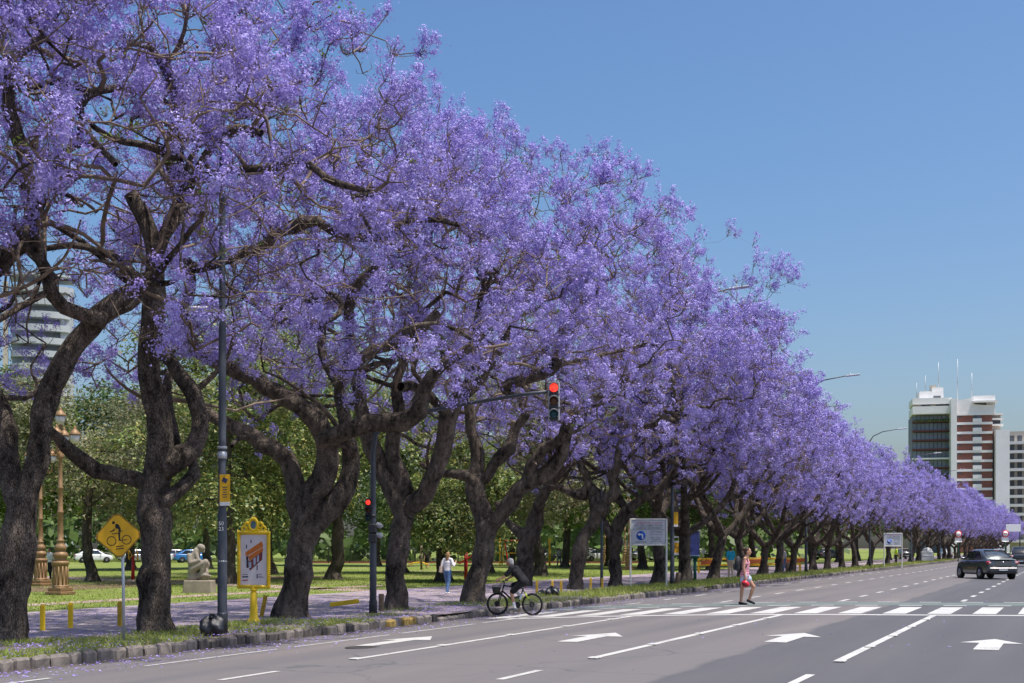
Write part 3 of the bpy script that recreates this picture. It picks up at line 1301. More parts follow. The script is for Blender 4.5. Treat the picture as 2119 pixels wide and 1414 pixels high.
T2 = traced_jacaranda('tall jacaranda standing right behind the yellow bicycle warning sign', (316, 1310), 26.2, [
    (0, 0, [(316, 1310, 33), (322, 1200, 30), (322, 1110, 31), (317, 1040, 33)]),
    (0, -.2, [(317, 1040, 30), (322, 985, 29), (335, 930, 27), (330, 880, 24), (318, 830, 24), (307, 780, 22), (308, 720, 22), (318, 640, 23), (323, 580, 21), (318, 520, 18), (310, 480, 17), (286, 430, 15), (272, 400, 13)]),
    (0, -1.5, [(305, 1000, 17), (255, 985, 15), (200, 975, 14), (165, 950, 13), (135, 925, 12), (118, 905, 10), (90, 880, 8)]),
    (0, 1.0, [(338, 970, 21), (370, 945, 21), (400, 928, 20), (414, 895, 19), (407, 838, 18), (385, 795, 16), (365, 770, 14), (342, 735, 12), (330, 690, 9)]),
    (0, .8, [(332, 1045, 17), (375, 1010, 14), (406, 985, 13), (404, 958, 11), (386, 935, 9)]),
    (.6, 1.5, [(368, 925, 11), (356, 868, 10), (345, 810, 9), (352, 770, 8)]),
    (-.2, -2.0, [(320, 540, 13), (340, 490, 13), (380, 424, 13), (388, 382, 14), (362, 350, 15), (346, 318, 15), (361, 283, 15), (389, 279, 14), (442, 279, 13), (495, 269, 11), (541, 276, 8)]),
    (-1.2, -2.6, [(361, 280, 10), (364, 212, 10), (354, 170, 9), (329, 124, 8), (311, 100, 6)]),
    (-1.2, -2.4, [(395, 385, 10), (425, 324, 10), (452, 288, 9), (430, 240, 8), (474, 205, 8), (497, 165, 6), (531, 150, 5)]),
    (-.8, -2.4, [(392, 372, 11), (435, 364, 11), (488, 354, 10), (570, 346, 10), (598, 332, 9), (640, 343, 8), (676, 368, 8), (718, 385, 7), (771, 400, 5)]),
    (-.8, -2.2, [(352, 180, 6), (293, 180, 6), (226, 184, 8), (184, 191, 8), (124, 166, 7), (60, 185, 5)]),
    (.3, -.2, [(285, 590, 13), (260, 545, 9), (205, 520, 8), (150, 508, 7), (95, 515, 6)]),
], 102, nclump=320, crown=((.7, 0, 8.45), (6.2, 5.3, 4.7)), low=.3, vmin=-.68, bare=.2, **close)
T3 = traced_jacaranda('thick trunked jacaranda leaning up beside the yellow poster stand', (605, 1278), 32.0, [
    (0, 0, [(605, 1278, 33), (616, 1201, 28), (625, 1137, 27), (630, 1095, 30)]),
    (0, -1.2, [(628, 1080, 28), (650, 1020, 26), (673, 980, 24), (680, 948, 23), (677, 918, 22), (663, 895, 21), (655, 875, 20), (634, 850, 20), (592, 822, 18), (549, 797, 17), (510, 775, 16), (455, 752, 15), (408, 725, 14), (388, 689, 13), (380, 637, 12), (396, 598, 11), (392, 540, 9)]),
    (0, .5, [(612, 1060, 22), (612, 1015, 22), (603, 967, 21), (582, 938, 19), (548, 918, 18), (514, 897, 16), (480, 885, 14), (440, 862, 12), (415, 840, 10)]),
    (0, .6, [(640, 1100, 24), (676, 1061, 21), (703, 1031, 19), (722, 993, 18), (727, 950, 17), (720, 910, 16), (712, 870, 14), (705, 836, 14), (701, 800, 13), (714, 770, 13), (742, 748, 12), (776, 724, 11), (818, 710, 11), (854, 690, 10), (885, 668, 9), (907, 645, 8)]),
    (-.6, -2.2, [(676, 910, 20), (700, 900, 18), (740, 882, 17), (783, 876, 16), (835, 871, 16), (866, 850, 17), (878, 807, 16), (899, 774, 14), (931, 744, 12), (970, 722, 10), (1000, 690, 7)]),
    (.4, 1.0, [(701, 805, 9), (680, 762, 9), (667, 740, 9), (666, 690, 9), (664, 640, 8), (645, 600, 6)]),
    (.6, .2, [(666, 700, 8), (648, 677, 8), (617, 661, 8), (578, 666, 8), (560, 656, 8), (535, 634, 7), (507, 617, 6), (480, 600, 5)]),
    (-.8, -2.2, [(712, 780, 9), (725, 700, 9), (722, 640, 9), (740, 590, 9), (782, 545, 8), (800, 500, 7)]),
    (-2.0, -3.0, [(385, 560, 9), (470, 540, 9), (555, 500, 11), (572, 481, 11), (612, 468, 11), (655, 456, 10), (683, 474, 9), (718, 491, 9), (789, 488, 8), (842, 460, 7), (913, 456, 6), (948, 467, 5)]),
], 103, nclump=370, crown=((.6, 0, 8.2), (5.9, 5.2, 4.5)), low=.34, vmin=-.68, bare=.15, **close)
T4 = traced_jacaranda('jacaranda with a wide fork just right of the traffic light mast', (818, 1263), 36.0, [
    (0, 0, [(818, 1263, 22), (820, 1201, 19), (822, 1144, 20), (829, 1095, 22), (836, 1060, 24)]),
    (0, .6, [(832, 1055, 20), (819, 1028, 20), (808, 1000, 19), (793, 972, 17), (778, 946, 16), (762, 905, 14), (748, 836, 12), (738, 793, 10), (735, 745, 8)]),
    (0, -1.8, [(845, 1050, 22), (865, 1036, 21), (888, 1003, 20), (908, 956, 19), (920, 910, 18), (925, 880, 17), (935, 843, 16), (956, 815, 15), (988, 788, 14), (1007, 758, 12), (1020, 740, 11), (1045, 700, 8)]),
    (0, .3, [(836, 1010, 17), (828, 985, 16), (812, 945, 15), (815, 900, 14), (826, 850, 12), (820, 800, 10), (836, 740, 8)]),
    (-.8, -1.2, [(985, 785, 9), (986, 720, 9), (990, 655, 9), (1003, 600, 8), (998, 560, 6)]),
    (-.3, -2.2, [(926, 870, 9), (900, 830, 9), (860, 800, 9), (830, 800, 8)]),
], 104, nclump=400, low=.36, crown=((.5, 0, 8.0), (5.7, 5.0, 4.2)), bare=.15, vmin=-.7, **near)
T5 = traced_jacaranda('jacaranda right beside the passing cyclist with a flared trunk', (980, 1250), 40.5, [
    (0, 0, [(980, 1250, 26), (991, 1192, 22), (1001, 1147, 19), (1005, 1109, 20), (1010, 1085, 22)]),
    (0, .4, [(1003, 1075, 18), (992, 1046, 18), (986, 1017, 18), (981, 990, 17), (988, 962, 15), (988, 935, 14), (975, 890, 11), (972, 840, 9)]),
    (0, .8, [(981, 1000, 11), (959, 984, 11), (930, 980, 9), (905, 978, 8), (870, 960, 6)]),
    (0, -1.8, [(1018, 1085, 18), (1036, 1068, 16), (1054, 1040, 15), (1072, 1014, 16), (1102, 997, 16), (1132, 977, 15), (1152, 955, 14), (1166, 925, 14), (1173, 887, 14), (1188, 855, 12), (1219, 833, 10), (1247, 815, 8), (1290, 790, 6)]),
    (-.5, -1.4, [(1088, 1000, 12), (1102, 963, 11), (1123, 933, 11), (1150, 918, 11), (1172, 895, 9)]),
    (.2, .4, [(1004, 990, 12), (1028, 951, 12), (1054, 930, 11), (1066, 890, 9), (1085, 860, 9), (1080, 820, 8)]),
    (-.2, -1.2, [(1040, 800, 9), (1077, 787, 12), (1120, 773, 12), (1148, 756, 12), (1160, 722, 11), (1169, 690, 10), (1187, 662, 9), (1200, 630, 7)]),
], 105, nclump=410, low=.45, crown=((.9, .3, 9.2), (6.7, 5.3, 5.2)), bare=.12, vmin=-.75, **near)
T5b = traced_jacaranda('slimmer jacaranda set back behind the cyclist at the inner edge of the pavement', (1087, 1211), 58.0, [
    (0, 0, [(1087, 1211, 14), (1086, 1162, 14), (1090, 1123, 15), (1098, 1105, 15)]),
    (0, -1.0, [(1102, 1098, 14), (1111, 1058, 12), (1123, 1028, 11), (1138, 1005, 10), (1158, 975, 9), (1180, 940, 7)]),
    (0, 1.0, [(1092, 1118, 10), (1078, 1107, 9), (1060, 1088, 8), (1045, 1073, 7), (1030, 1040, 6)]),
], 106, nclump=300, low=.8, vmin=-.7, panicles=6, flowers=18, fsize=.042)
T6 = traced_jacaranda('curving jacaranda standing left of the thin dark pole near the black bin bags', (1191, 1217), 54.0, [
    (0, 0, [(1191, 1217, 14), (1197, 1162, 13), (1206, 1117, 13), (1224, 1087, 13), (1236, 1066, 13)]),
    (0, .7, [(1237, 1064, 12), (1232, 1034, 11), (1220, 1006, 9), (1206, 1023, 9), (1179, 1019, 7), (1152, 1005, 6)]),
    (0, -.8, [(1240, 1062, 12), (1252, 1040, 10), (1273, 1014, 10), (1266, 990, 9), (1277, 965, 9), (1283, 924, 9), (1298, 896, 8), (1310, 850, 6)]),
    (.4, .8, [(1222, 1008, 8), (1212, 980, 8), (1200, 960, 7), (1195, 930, 6)]),
], 107, nclump=470, low=.8, vmin=-.8, crown=((1.7, -1.0, 9.5), (7.6, 5.6, 5.5)), panicles=5, flowers=38, fsize=.036, prad=.075, spread=.42)
T7 = traced_jacaranda('jacaranda standing to the left of the white lane notice board', (1272, 1213), 57.0, [
    (0, 0, [(1272, 1213, 12), (1274, 1147, 11), (1272, 1117, 12)]),
    (0, .6, [(1270, 1112, 10), (1256, 1093, 9), (1243, 1073, 8), (1238, 1040, 7)]),
    (0, -.8, [(1278, 1105, 11), (1283, 1082, 10), (1300, 1056, 9), (1332, 1030, 8), (1375, 1003, 7), (1400, 970, 5)]),
], 108, nclump=420, low=.8, vmin=-.8, crown=((1.2, 0, 8.5), (6.8, 5.2, 5.0)), panicles=5, flowers=38, fsize=.036, prad=.075, spread=.42)

# the rest of the row: four grown trees, then copies with their own turn and size
midp = dict(panicles=5, flowers=26, fsize=.044, prad=.085, spread=.45, greens=40, pods=70, bare=.1)
protos = []
row = [  # px on the row line, label
    (1366, 'jacaranda rising directly behind the right post of the white notice board'),
    (1418, 'leaning jacaranda in front of the yellow board'),
    (1478, 'slanting jacaranda immediately left of the person in the teal shirt'),
    (1537, 'jacaranda rising straight behind the person with the backpack'),
    (1578, 'pale barked jacaranda in front of the orange barrier, right of the person with the backpack'),
    (1612, 'dark straight jacaranda next to the light grey lamp post in mid row'),
    (1640, 'jacaranda just left of the second tallest lamp post in mid row'),
    (1682, 'jacaranda just right of the light grey lamp post in mid row'),
    (1712, 'dark jacaranda between the mid row lamp post and the far white sign, nearer the lamp'),
    (1742, 'leaning jacaranda halfway between the mid row lamp post and the far white sign'),
    (1770, 'forked jacaranda two trunks left of the far white sign'),
    (1800, 'dark jacaranda immediately left of the far white sign'),
    (1836, 'jacaranda directly behind the far white sign'),
    (1885, 'jacaranda between the far white sign and the pale grey cabinet'),
]
pr = random.Random(77)
for i, (px, lab) in enumerate(row):
    X = ROWX + pr.uniform(-.3, .3) - (1.0 if i == 0 else 0)
    d = xdepth(px, X)
    loc = dp(px, 1133, d)
    loc.z = G
    bs = [.99, .97, .88, .81, .8, .82][i] if i < 6 else 1
    if i < 6:
        o = generic_jacaranda(lab, loc, 200 + i, lean=[-.05, .05, .22, -.1, .12, .03][i], **midp)
        protos.append(o)
        o.scale = (bs, bs, bs)
    else:
        o = copy_tree(protos[pr.randrange(6)])
        o.location = loc
        o['label'] = lab
        o.rotation_euler = (0, 0, pr.choice([0, PI]) + pr.uniform(-.4, .4))
        s = pr.uniform(.72, .84)
        o.scale = (s, s, s * pr.uniform(.95, 1.03))
yy = dp(1885, 1133, xdepth(1885, ROWX)).y
while yy < 380:
    yy += pr.uniform(5.6, 7.6)
    o = copy_tree(protos[pr.randrange(6)])
    o.location = (ROWX + pr.uniform(-.4, .4), yy, G)
    o.rotation_euler = (0, 0, pr.choice([0, PI]) + pr.uniform(-.4, .4))
    s = pr.uniform(.7, .86)
    o.scale = (s, s, s)
    o['label'] = 'far jacaranda in the unbroken purple row beyond the pale grey cabinet'
# jacarandas behind the lens end of the row and, far off, on the other side of the avenue
o = copy_tree(T5)
o.location = (-17.3, 12.4, G)
o.rotation_euler = (0, 0, PI * .8)
o['label'] = 'jacaranda overhanging from beyond the left edge of the photo'
for k in range(9):
    o = copy_tree(protos[k % 4])
    o.location = (12.5 + pr.uniform(-.5, 1), 250 + k * 13, 0)
    o.rotation_euler = (0, 0, PI + pr.uniform(-.5, .5))
    s = pr.uniform(.9, 1.1)
    o.scale = (s, s, s)
    o['label'] = 'far jacaranda across the avenue at the right edge'
    o['group'] = 'jacarandas across the avenue'


# ------------------------------------------------------------------ green park trees
def park_tree(name, label, loc, seed, h, rad, mat, leaf=.12, nleaf=9000, trunk_h=3.0, rt=.28, lobes=12, zsq=.8, group='trees in the park'):
    rng = random.Random(seed)
    rs = np.random.RandomState(seed)
    root = empty(name, loc, label, 'tree', group)
    sk = Skel()
    sk.poly([(0, 0, -.1, rt * 1.4), (0, 0, .4, rt), (rng.uniform(-.3, .3), rng.uniform(-.3, .3), trunk_h, rt * .8), (rng.uniform(-.5, .5), rng.uniform(-.5, .5), h * .6, rt * .4)], rng)
    L = []
    for k in range(lobes):
        a = rng.uniform(0, 6.3)
        e = math.sqrt(rng.random()) * rad * .72
        z = trunk_h * .75 + rad * .25 + (h - trunk_h - rad * .35) * rng.random()
        top = (z - trunk_h) / max(.1, h - trunk_h)
        e *= math.sqrt(max(.15, 1 - (top * 1.05 - .25) ** 2))
        L.append((np.array([e * math.cos(a), e * math.sin(a), z]), rng.uniform(.28, .46) * rad))
    tips = grow(sk, [c for c, r_ in L], rng, zmin=trunk_h * .6, step=.6)
    r = skel_radii(sk, .05, .5)
    V, Fq, mi = skel_mesh(sk, r, rng)
    me = np_mesh('trunk', V, 4, Fq)
    me.polygons.foreach_set('use_smooth', np.ones(len(me.polygons), bool))
    link_mesh('trunk', me, MT['parkbark'], root)
    w = np.array([r_ ** 2 for c, r_ in L])
    idx = rs.choice(len(L), nleaf // 7, p=w / w.sum())
    v = rand_unit(rs, len(idx))
    v[:, 2] = np.where(v[:, 2] < -.5, -v[:, 2], v[:, 2])
    fr = rs.uniform(.72, 1.06, len(idx)) * (1 + .14 * np.sin(5 * v[:, 0] + 7 * v[:, 1] + idx))
    C = np.array([L[i][0] for i in idx]) + v * (np.array([L[i][1] for i in idx]) * fr)[:, None] * np.array([1, 1, zsq])
    C = np.repeat(C, 7, axis=0) + rs.normal(0, leaf * 1.5, (len(C) * 7, 3))
    nb = np.repeat(v, 7, axis=0) + np.array([0, 0, .5])
    Vb = quads(C, leaf, rs, .5, nb, tri=True)
    link_mesh('crown', np_mesh('crown', Vb, 3, np.arange(len(Vb)).reshape(-1, 3)), mat, root)
    return root


def at_ground(px, d):
    v = dp(px, 1133, d)
    v.z = G
    return v


mags = []
for i, (px, d, h, rad, sd, lab) in enumerate([
    (470, 62, 12.5, 6.0, 1, 'large glossy magnolia filling the gap behind the tall lamp post'),
    (690, 70, 13.5, 6.4, 2, 'large glossy magnolia seen behind the traffic light mast'),
    (920, 66, 6.8, 4.4, 3, 'low rounded magnolia with leaves almost to the lawn behind the person in white'),
    (560, 84, 15.5, 6.5, 4, 'tall magnolia rising behind the yellow poster stand'),
    (830, 88, 14.0, 6.0, 5, 'tall dark magnolia behind the wide forked jacaranda'),
]):
    mags.append(park_tree('magnolia_tree', lab, at_ground(px, d), 300 + sd, h, rad, MT['magnolia'] if i != 4 else MT['deep'], leaf=.095, nleaf=36000, trunk_h=1.2 if i == 2 else 1.7, rt=.4, lobes=28 if i != 2 else 16))
olives = [
    park_tree('park_tree', 'grey green tree behind the ornate bronze lamp post', at_ground(190, 66), 321, 10.5, 6.2, MT['olive'], .10, 22000, 2.4, .3, 20),
    park_tree('park_tree', 'grey green tree between the diamond sign and the tall lamp post', at_ground(330, 74), 322, 11.0, 6.2, MT['olive'], .10, 22000, 2.6, .3, 20),
]
brights = [
    park_tree('park_tree', 'light green tree on the lawn behind the strolling couple', at_ground(1170, 112), 331, 13, 6.5, MT['bright'], .2, 13000, 3.2, .35, 20),
    park_tree('park_tree', 'deep green tree behind the white notice board', at_ground(1330, 105), 332, 14, 7.0, MT['deep'], .2, 13000, 2.2, .35, 22),
]
extra = [
    (brights[0], 60, 95, 1.0, 'light green tree at the far left behind the lamp posts'),
    (brights[1], 270, 100, 1.1, 'deep green tree in shade behind the diamond sign'),
    (brights[1], 430, 105, 1.0, 'deep green tree behind the crouching stone statue'),
    (olives[0], 1010, 88, 1.15, 'grey green tree behind the cyclist'),
    (olives[1], 1120, 80, 1.25, 'grey green tree above the strolling couple'),
    (brights[1], 1060, 125, 1.0, 'deep green tree behind the playground'),
    (brights[0], 1260, 120, 1.0, 'light green tree behind the thin dark pole'),
    (brights[0], 1420, 112, .95, 'light green tree behind the yellow board'),
    (brights[1], 1470, 100, .9, 'deep green tree behind the slanting trunk'),
    (brights[0], 1560, 118, .95, 'light green tree behind the orange barrier'),
    (brights[1], 1610, 130, .9, 'deep green tree beyond the orange barrier'),
    (brights[0], 1680, 140, .95, 'light green tree beyond the mid row lamp post'),
    (brights[1], 1735, 150, .95, 'deep green tree left of the far white sign'),
    (brights[0], 1775, 165, .95, 'light green tree beyond the far white sign'),
    (brights[1], 1840, 180, .95, 'deep green tree right behind the far white sign'),
    (brights[1], 1900, 200, .9, 'deep green tree behind the pale grey cabinet'),
    (brights[1], -60, 90, 1.1, 'deep green tree at the left edge of the photo'),
    (brights[1], 780, 120, 1.1, 'deep green tree beyond the lawn behind the traffic light'),
    (brights[1], 620, 125, 1.1, 'deep green tree beyond the lawn behind the poster stand'),
]
for src, px, d, s, lab in extra:
    o = copy_tree(src)
    o.location = at_ground(px, d)
    o.rotation_euler = (0, 0, pr.uniform(0, 6.3))
    o.scale = (s, s, s * pr.uniform(.85, 1.0))
    o['label'] = lab
# far wood closing the park
rs = np.random.RandomState(55)
n = 26000
t = rs.uniform(0, 1, n)
px = -300 + 2420 * t
dd = rs.uniform(152, 215, n)
topz = 8.5 + 3.5 * np.sin(t * 41) + 2.2 * np.sin(t * 97 + 1) + 1.2 * np.sin(t * 190)
zz = topz * np.sqrt(rs.uniform(0.0, 1, n)) + rs.normal(0, .4, n)
k = (px - 1059.5) / F
C = np.stack([k * dd * CT - dd * ST, k * dd * ST + dd * CT, np.maximum(zz, .1)], 1)
kp = C[:, 0] < -34
Vb = quads(C[kp], .75, rs, .7, np.tile([ST * 1.0, -CT, .5], (kp.sum(), 1)))
tag(link_mesh('far_wood', np_mesh('far_wood', Vb, 4, np.arange(len(Vb)).reshape(-1, 4)), MT['deep']), 'dark mass of trees closing the far side of the park', 'wood', kind='stuff')
# ------------------------------------------------------------------ people, bicycle, cars
MT['skin'] = M('skin_tan', (.48, .26, .17), .55, var=.08, scale=12, spec=.35)
MT['skin_fair'] = M('skin_fair', (.56, .34, .25), .55, var=.08, scale=12, spec=.35)
MT['hair_brown'] = M('hair_brown', (.05, .025, .014), .6, var=.4, scale=40)
MT['hair_white'] = M('hair_white', (.55, .53, .5), .7, var=.25, scale=40)
MT['hair_blond'] = M('hair_blond', (.3, .17, .07), .6, var=.35, scale=40)
MT['hair_dark'] = M('hair_dark', (.025, .02, .018), .6, var=.3, scale=40)
MT['black_cloth'] = M('black_cloth', (.010, .0105, .013), .85, var=.3, scale=9)
MT['grey_cloth'] = M('grey_cloth', (.14, .145, .155), .85, var=.25, scale=9)
MT['light_cloth'] = M('pale_grey_cloth', (.5, .5, .5), .85, var=.12, scale=9)
MT['white_cloth'] = M('white_cloth', (.72, .7, .7), .85, var=.06, scale=9)
MT['denim'] = M('blue_denim', (.09, .17, .32), .85, var=.3, scale=10)
MT['pale_denim'] = M('pale_denim', (.42, .5, .6), .85, var=.22, scale=16)
MT['teal_cloth'] = M('teal_cloth', (.01, .28, .42), .85, var=.15, scale=9)
MT['khaki'] = M('khaki_cloth', (.42, .36, .26), .85, var=.15, scale=9)
MT['red_cloth'] = M('red_cloth', (.5, .03, .05), .8, var=.15)
MT['hivis'] = M('yellow_green_vest', (.5, .72, .05), .7, var=.1)
MT['rubber'] = M('black_rubber', (.016, .016, .017), .75, var=.2)
MT['black_metal'] = M('black_metal', (.02, .021, .024), .35, var=.2, spec=.5)
MT['steel'] = M('steel', (.5, .5, .52), .3, metal=.9, var=.1)
MT['white_paint'] = M('white_paint', (.76, .76, .74), .5, var=.08)
MT['eye'] = M('eye', (.02, .015, .012), .3)


def mat_striped(name, a, b):
    m, nt, bs = new_mat(name)
    tc = nt.nodes.new('ShaderNodeTexCoord')
    w = nt.nodes.new('ShaderNodeTexWave')
    w.wave_type = 'BANDS'
    w.bands_direction = 'Z'
    w.inputs['Scale'].default_value = 4.2
    w.inputs['Distortion'].default_value = 7
    w.inputs['Detail'].default_value = 2
    nt.links.new(tc.outputs['Object'], w.inputs['Vector'])
    nt.links.new(mixcol(nt, ramp(nt, w.outputs['Fac'], .45, .6), a, b), bs.inputs['Base Color'])
    bs.inputs['Roughness'].default_value = .85
    return m


MT['pinktop'] = mat_striped('pink_white_striped_cloth', (.60, .17, .25), (.70, .40, .45))


def remesh(o, vox, it=4):
    r = o.modifiers.new('remesh', 'REMESH')
    r.mode = 'VOXEL'
    r.voxel_size = vox
    r.use_smooth_shade = True
    s = o.modifiers.new('smooth', 'SMOOTH')
    s.factor = .5
    s.iterations = it
    return o


def lerp(a, b, t):
    return Vector(a) * (1 - t) + Vector(b) * t


def stand_pose(stride=.0, arm=.05, lean=.03):
    """x forward, y left, z up; 1.72 m figure"""
    J = dict(pelvis=(0, 0, .94), waist=(.01, 0, 1.08), chest=(lean, 0, 1.28), neck=(lean, 0, 1.44), head=(lean + .03, 0, 1.585))
    for s, k in ((1, 'L'), (-1, 'R')):
        st = stride * s
        J['sh' + k] = (lean, .175 * s, 1.395)
        J['el' + k] = (lean - .02 - arm * s * .6, .215 * s, 1.12)
        J['wr' + k] = (lean + .05 - arm * s * 1.5, .215 * s, .89)
        J['hip' + k] = (0, .09 * s, .90)
        J['kn' + k] = (st * .55 + .03, .095 * s, .49)
        J['an' + k] = (st - (.05 if st < 0 else 0), .09 * s, .085)
    return J


def hand(m, wr, el, out, curl=.5):
    wr, el = Vector(wr), Vector(el)
    t = (wr - el).normalized()
    o = Vector(out)
    o = (o - t * o.dot(t)).normalized()       # thumb side
    n = t.cross(o)
    m.capsule(wr, wr + t * .075, .026, .034, 8, .62, n)
    for i in range(4):
        b = wr + t * .085 + o * (.027 - .018 * i)
        L = (.036, .041, .038, .029)[i]
        mid = b + t * L + n * L * curl * .6
        tip = mid + t * L * (1 - curl) + n * L * (.4 + curl)
        m.capsule(b, mid, .0095, .009, 6)
        m.capsule(mid, tip, .009, .0075, 6)
    b = wr + t * .03 + o * .03
    mid = b + t * .03 + o * .022
    m.capsule(b, mid, .012, .011, 6)
    m.capsule(mid, mid + t * .032 + n * .012, .011, .009, 6)


def body_mesh(J, fw=(1, 0, 0), girth=1.0, head_dir=None, curl=.5, feet=None):
    m = MB()
    V = {k: Vector(v) for k, v in J.items()}
    lat = (V['shL'] - V['shR']).normalized()
    lath = (V['hipL'] - V['hipR']).normalized()
    g = girth
    m.capsule(V['pelvis'] - Vector((0, 0, .02)), V['waist'], .105 * g, .095 * g, 14, 1.45, lath)
    m.capsule(V['waist'], V['chest'], .095 * g, .108 * g, 14, 1.42, lat)
    m.capsule(V['chest'], lerp(V['chest'], V['neck'], .45), .105 * g, .075, 14, 1.7, lat)
    m.capsule(V['neck'] - Vector((0, 0, .03)), lerp(V['neck'], V['head'], .6), .056, .05, 10)
    f = Vector(head_dir if head_dir is not None else fw).normalized()
    side = Vector((0, 0, 1)).cross(f).normalized()
    up = f.cross(side).normalized()
    R = Matrix((f, side, up)).transposed()
    h = V['head']
    m.ell(h + up * .02, (.098, .077, .108), 16, 12, R)
    m.ell(h + f * .03 - up * .055, (.062, .056, .06), 12, 8, R)
    m.capsule(h + f * .09 + up * .01, h + f * .112 - up * .02, .012, .016, 6)
    m.capsule(h + f * .083 - up * .052 - side * .02, h + f * .083 - up * .052 + side * .02, .009, .009, 6)
    for s in (1, -1):
        m.ell(h + side * .078 * s - up * .005, (.022, .01, .032), 8, 6, R)
    for k, s in (('L', 1), ('R', -1)):
        sh, el, wr = V['sh' + k], V['el' + k], V['wr' + k]
        m.capsule(lerp(V['neck'], sh, .35), sh, .05, .055 * g, 10)
        m.capsule(sh, el, .05 * g, .04, 10)
        m.capsule(el, wr, .04, .027, 10)
        m.capsule(lerp(el, wr, .15), lerp(el, wr, .45), .041, .038, 10)
        hand(m, wr, el, fw if k == 'L' else fw, curl)
        hp, kn, an = V['hip' + k], V['kn' + k], V['an' + k]
        m.capsule(hp, kn, .088 * g, .056, 12)
        m.capsule(kn, an, .055, .038, 12)
        m.capsule(lerp(kn, an, .2), lerp(kn, an, .5), .056, .05, 12)
        fd = Vector((feet or {}).get(k, fw)).normalized()
        m.capsule(an - Vector((0, 0, .03)) - fd * .03, an + fd * .15 - Vector((0, 0, .055)), .036, .026, 8)
    return m


def top_mesh(J, sleeves=.45, infl=.016, hem=0.0, girth=1.0, flare=0.0):
    m = MB()
    V = {k: Vector(v) for k, v in J.items()}
    lat = (V['shL'] - V['shR']).normalized()
    lath = (V['hipL'] - V['hipR']).normalized()
    i = infl
    g = girth
    m.capsule(lerp(V['pelvis'], V['waist'], .25 - hem), V['waist'], .112 * g + i + flare, .1 * g + i, 14, 1.42, lath)
    m.capsule(V['waist'], V['chest'], .1 * g + i, .112 * g + i, 14, 1.42, lat)
    m.capsule(V['chest'], lerp(V['chest'], V['neck'], .48), .108 * g + i, .075 + i * .6, 14, 1.68, lat)
    for k in 'LR':
        sh, el, wr = V['sh' + k], V['el' + k], V['wr' + k]
        if sleeves > 0:
            m.capsule(lerp(V['neck'], sh, .4), sh, .052 + i, .058 * g + i, 10)
            m.capsule(sh, lerp(sh, el, min(1, sleeves * 2)), .054 * g + i, .05 + i, 10)
            if sleeves > .5:
                m.capsule(el, lerp(el, wr, (sleeves - .5) * 2), .046 + i, .034 + i, 10)
        else:
            m.capsule(lerp(V['chest'], sh, .25), lerp(V['neck'], sh, .5), .04 + i, .03 + i, 10)
    return m


def leg_mesh(J, length=1.0, infl=.014, girth=1.0, loose=.0):
    """length: 1 to the ankle, .5 to the knee"""
    m = MB()
    V = {k: Vector(v) for k, v in J.items()}
    lath = (V['hipL'] - V['hipR']).normalized()
    i = infl
    m.capsule(V['pelvis'] - Vector((0, 0, .03)), lerp(V['pelvis'], V['waist'], .45), .112 * girth + i, .1 * girth + i, 14, 1.45, lath)
    for k in 'LR':
        hp, kn, an = V['hip' + k], V['kn' + k], V['an' + k]
        t = min(1, length * 2)
        m.capsule(hp, lerp(hp, kn, t), .09 * girth + i, (.09 * (1 - t) + .058 * t) + i + loose, 12)
        if length > .5:
            m.capsule(kn, lerp(kn, an, (length - .5) * 2), .058 + i, .044 + i + loose * .5, 12)
            m.capsule(lerp(kn, an, .2), lerp(kn, an, .5), .056 + i, .05 + i, 12)
    return m


def shoe_mesh(J, fw=(1, 0, 0), feet=None):
    out = []
    for k in 'LR':
        m = MB()
        out.append(m)
        an = Vector(J['an' + k])
        f = Vector((feet or {}).get(k, fw)).normalized()
        m.capsule(an - Vector((0, 0, .035)) - f * .035, an + f * .16 - Vector((0, 0, .055)), .046, .033, 8)
    return out


def hair_mesh(J, fw=(1, 0, 0), long=0.0, bun=False):
    m = MB()
    h = Vector(J['head'])
    f = Vector(fw).normalized()
    side = Vector((0, 0, 1)).cross(f).normalized()
    up = f.cross(side).normalized()
    R = Matrix((f, side, up)).transposed()
    m.ell(h - f * .018 + up * .045, (.098, .085, .094), 14, 10, R)
    m.ell(h - f * .045 - up * .005, (.07, .08, .085), 12, 8, R)
    if long:
        m.capsule(h - f * .06, h - f * .085 - up * long, .07, .045, 10, 1.3, side)
    if bun:
        m.ell(h - f * .115 + up * .075, (.052, .05, .05), 10, 8, R)
    return m


def person(label, loc, rz, J, skin, parts, hair=None, scale=1.0, fine=False, fw=(1, 0, 0), head_dir=None, group=None, girth=1.0, feet=None, curl=.5):
    root = empty('person', loc, label, 'person', group, rz, scale=scale)
    bd = body_mesh(J, fw, girth, head_dir, curl, feet).build('body', skin, root)
    remesh(bd, .0085 if fine else .02, 3 if fine else 2)
    for nm, mb, mat, vox in parts:
        for q in (mb if isinstance(mb, list) else [mb]):
            remesh(q.build(nm, mat, root), .012 if fine else .022, 4 if fine else 2)
    if hair:
        mb, mat = hair
        remesh(mb.build('hair', mat, root), .012 if fine else .022, 2)
    if fine:
        h = Vector(J['head'])
        f = Vector(head_dir if head_dir is not None else fw).normalized()
        s = Vector((0, 0, 1)).cross(f).normalized()
        for q in (1, -1):
            e = MB()
            e.ell(h + f * .092 + s * .03 * q + Vector((0, 0, .02)), (.008, .012, .008), 8, 6)
            e.build('eye', MT['eye'], root)
    return root


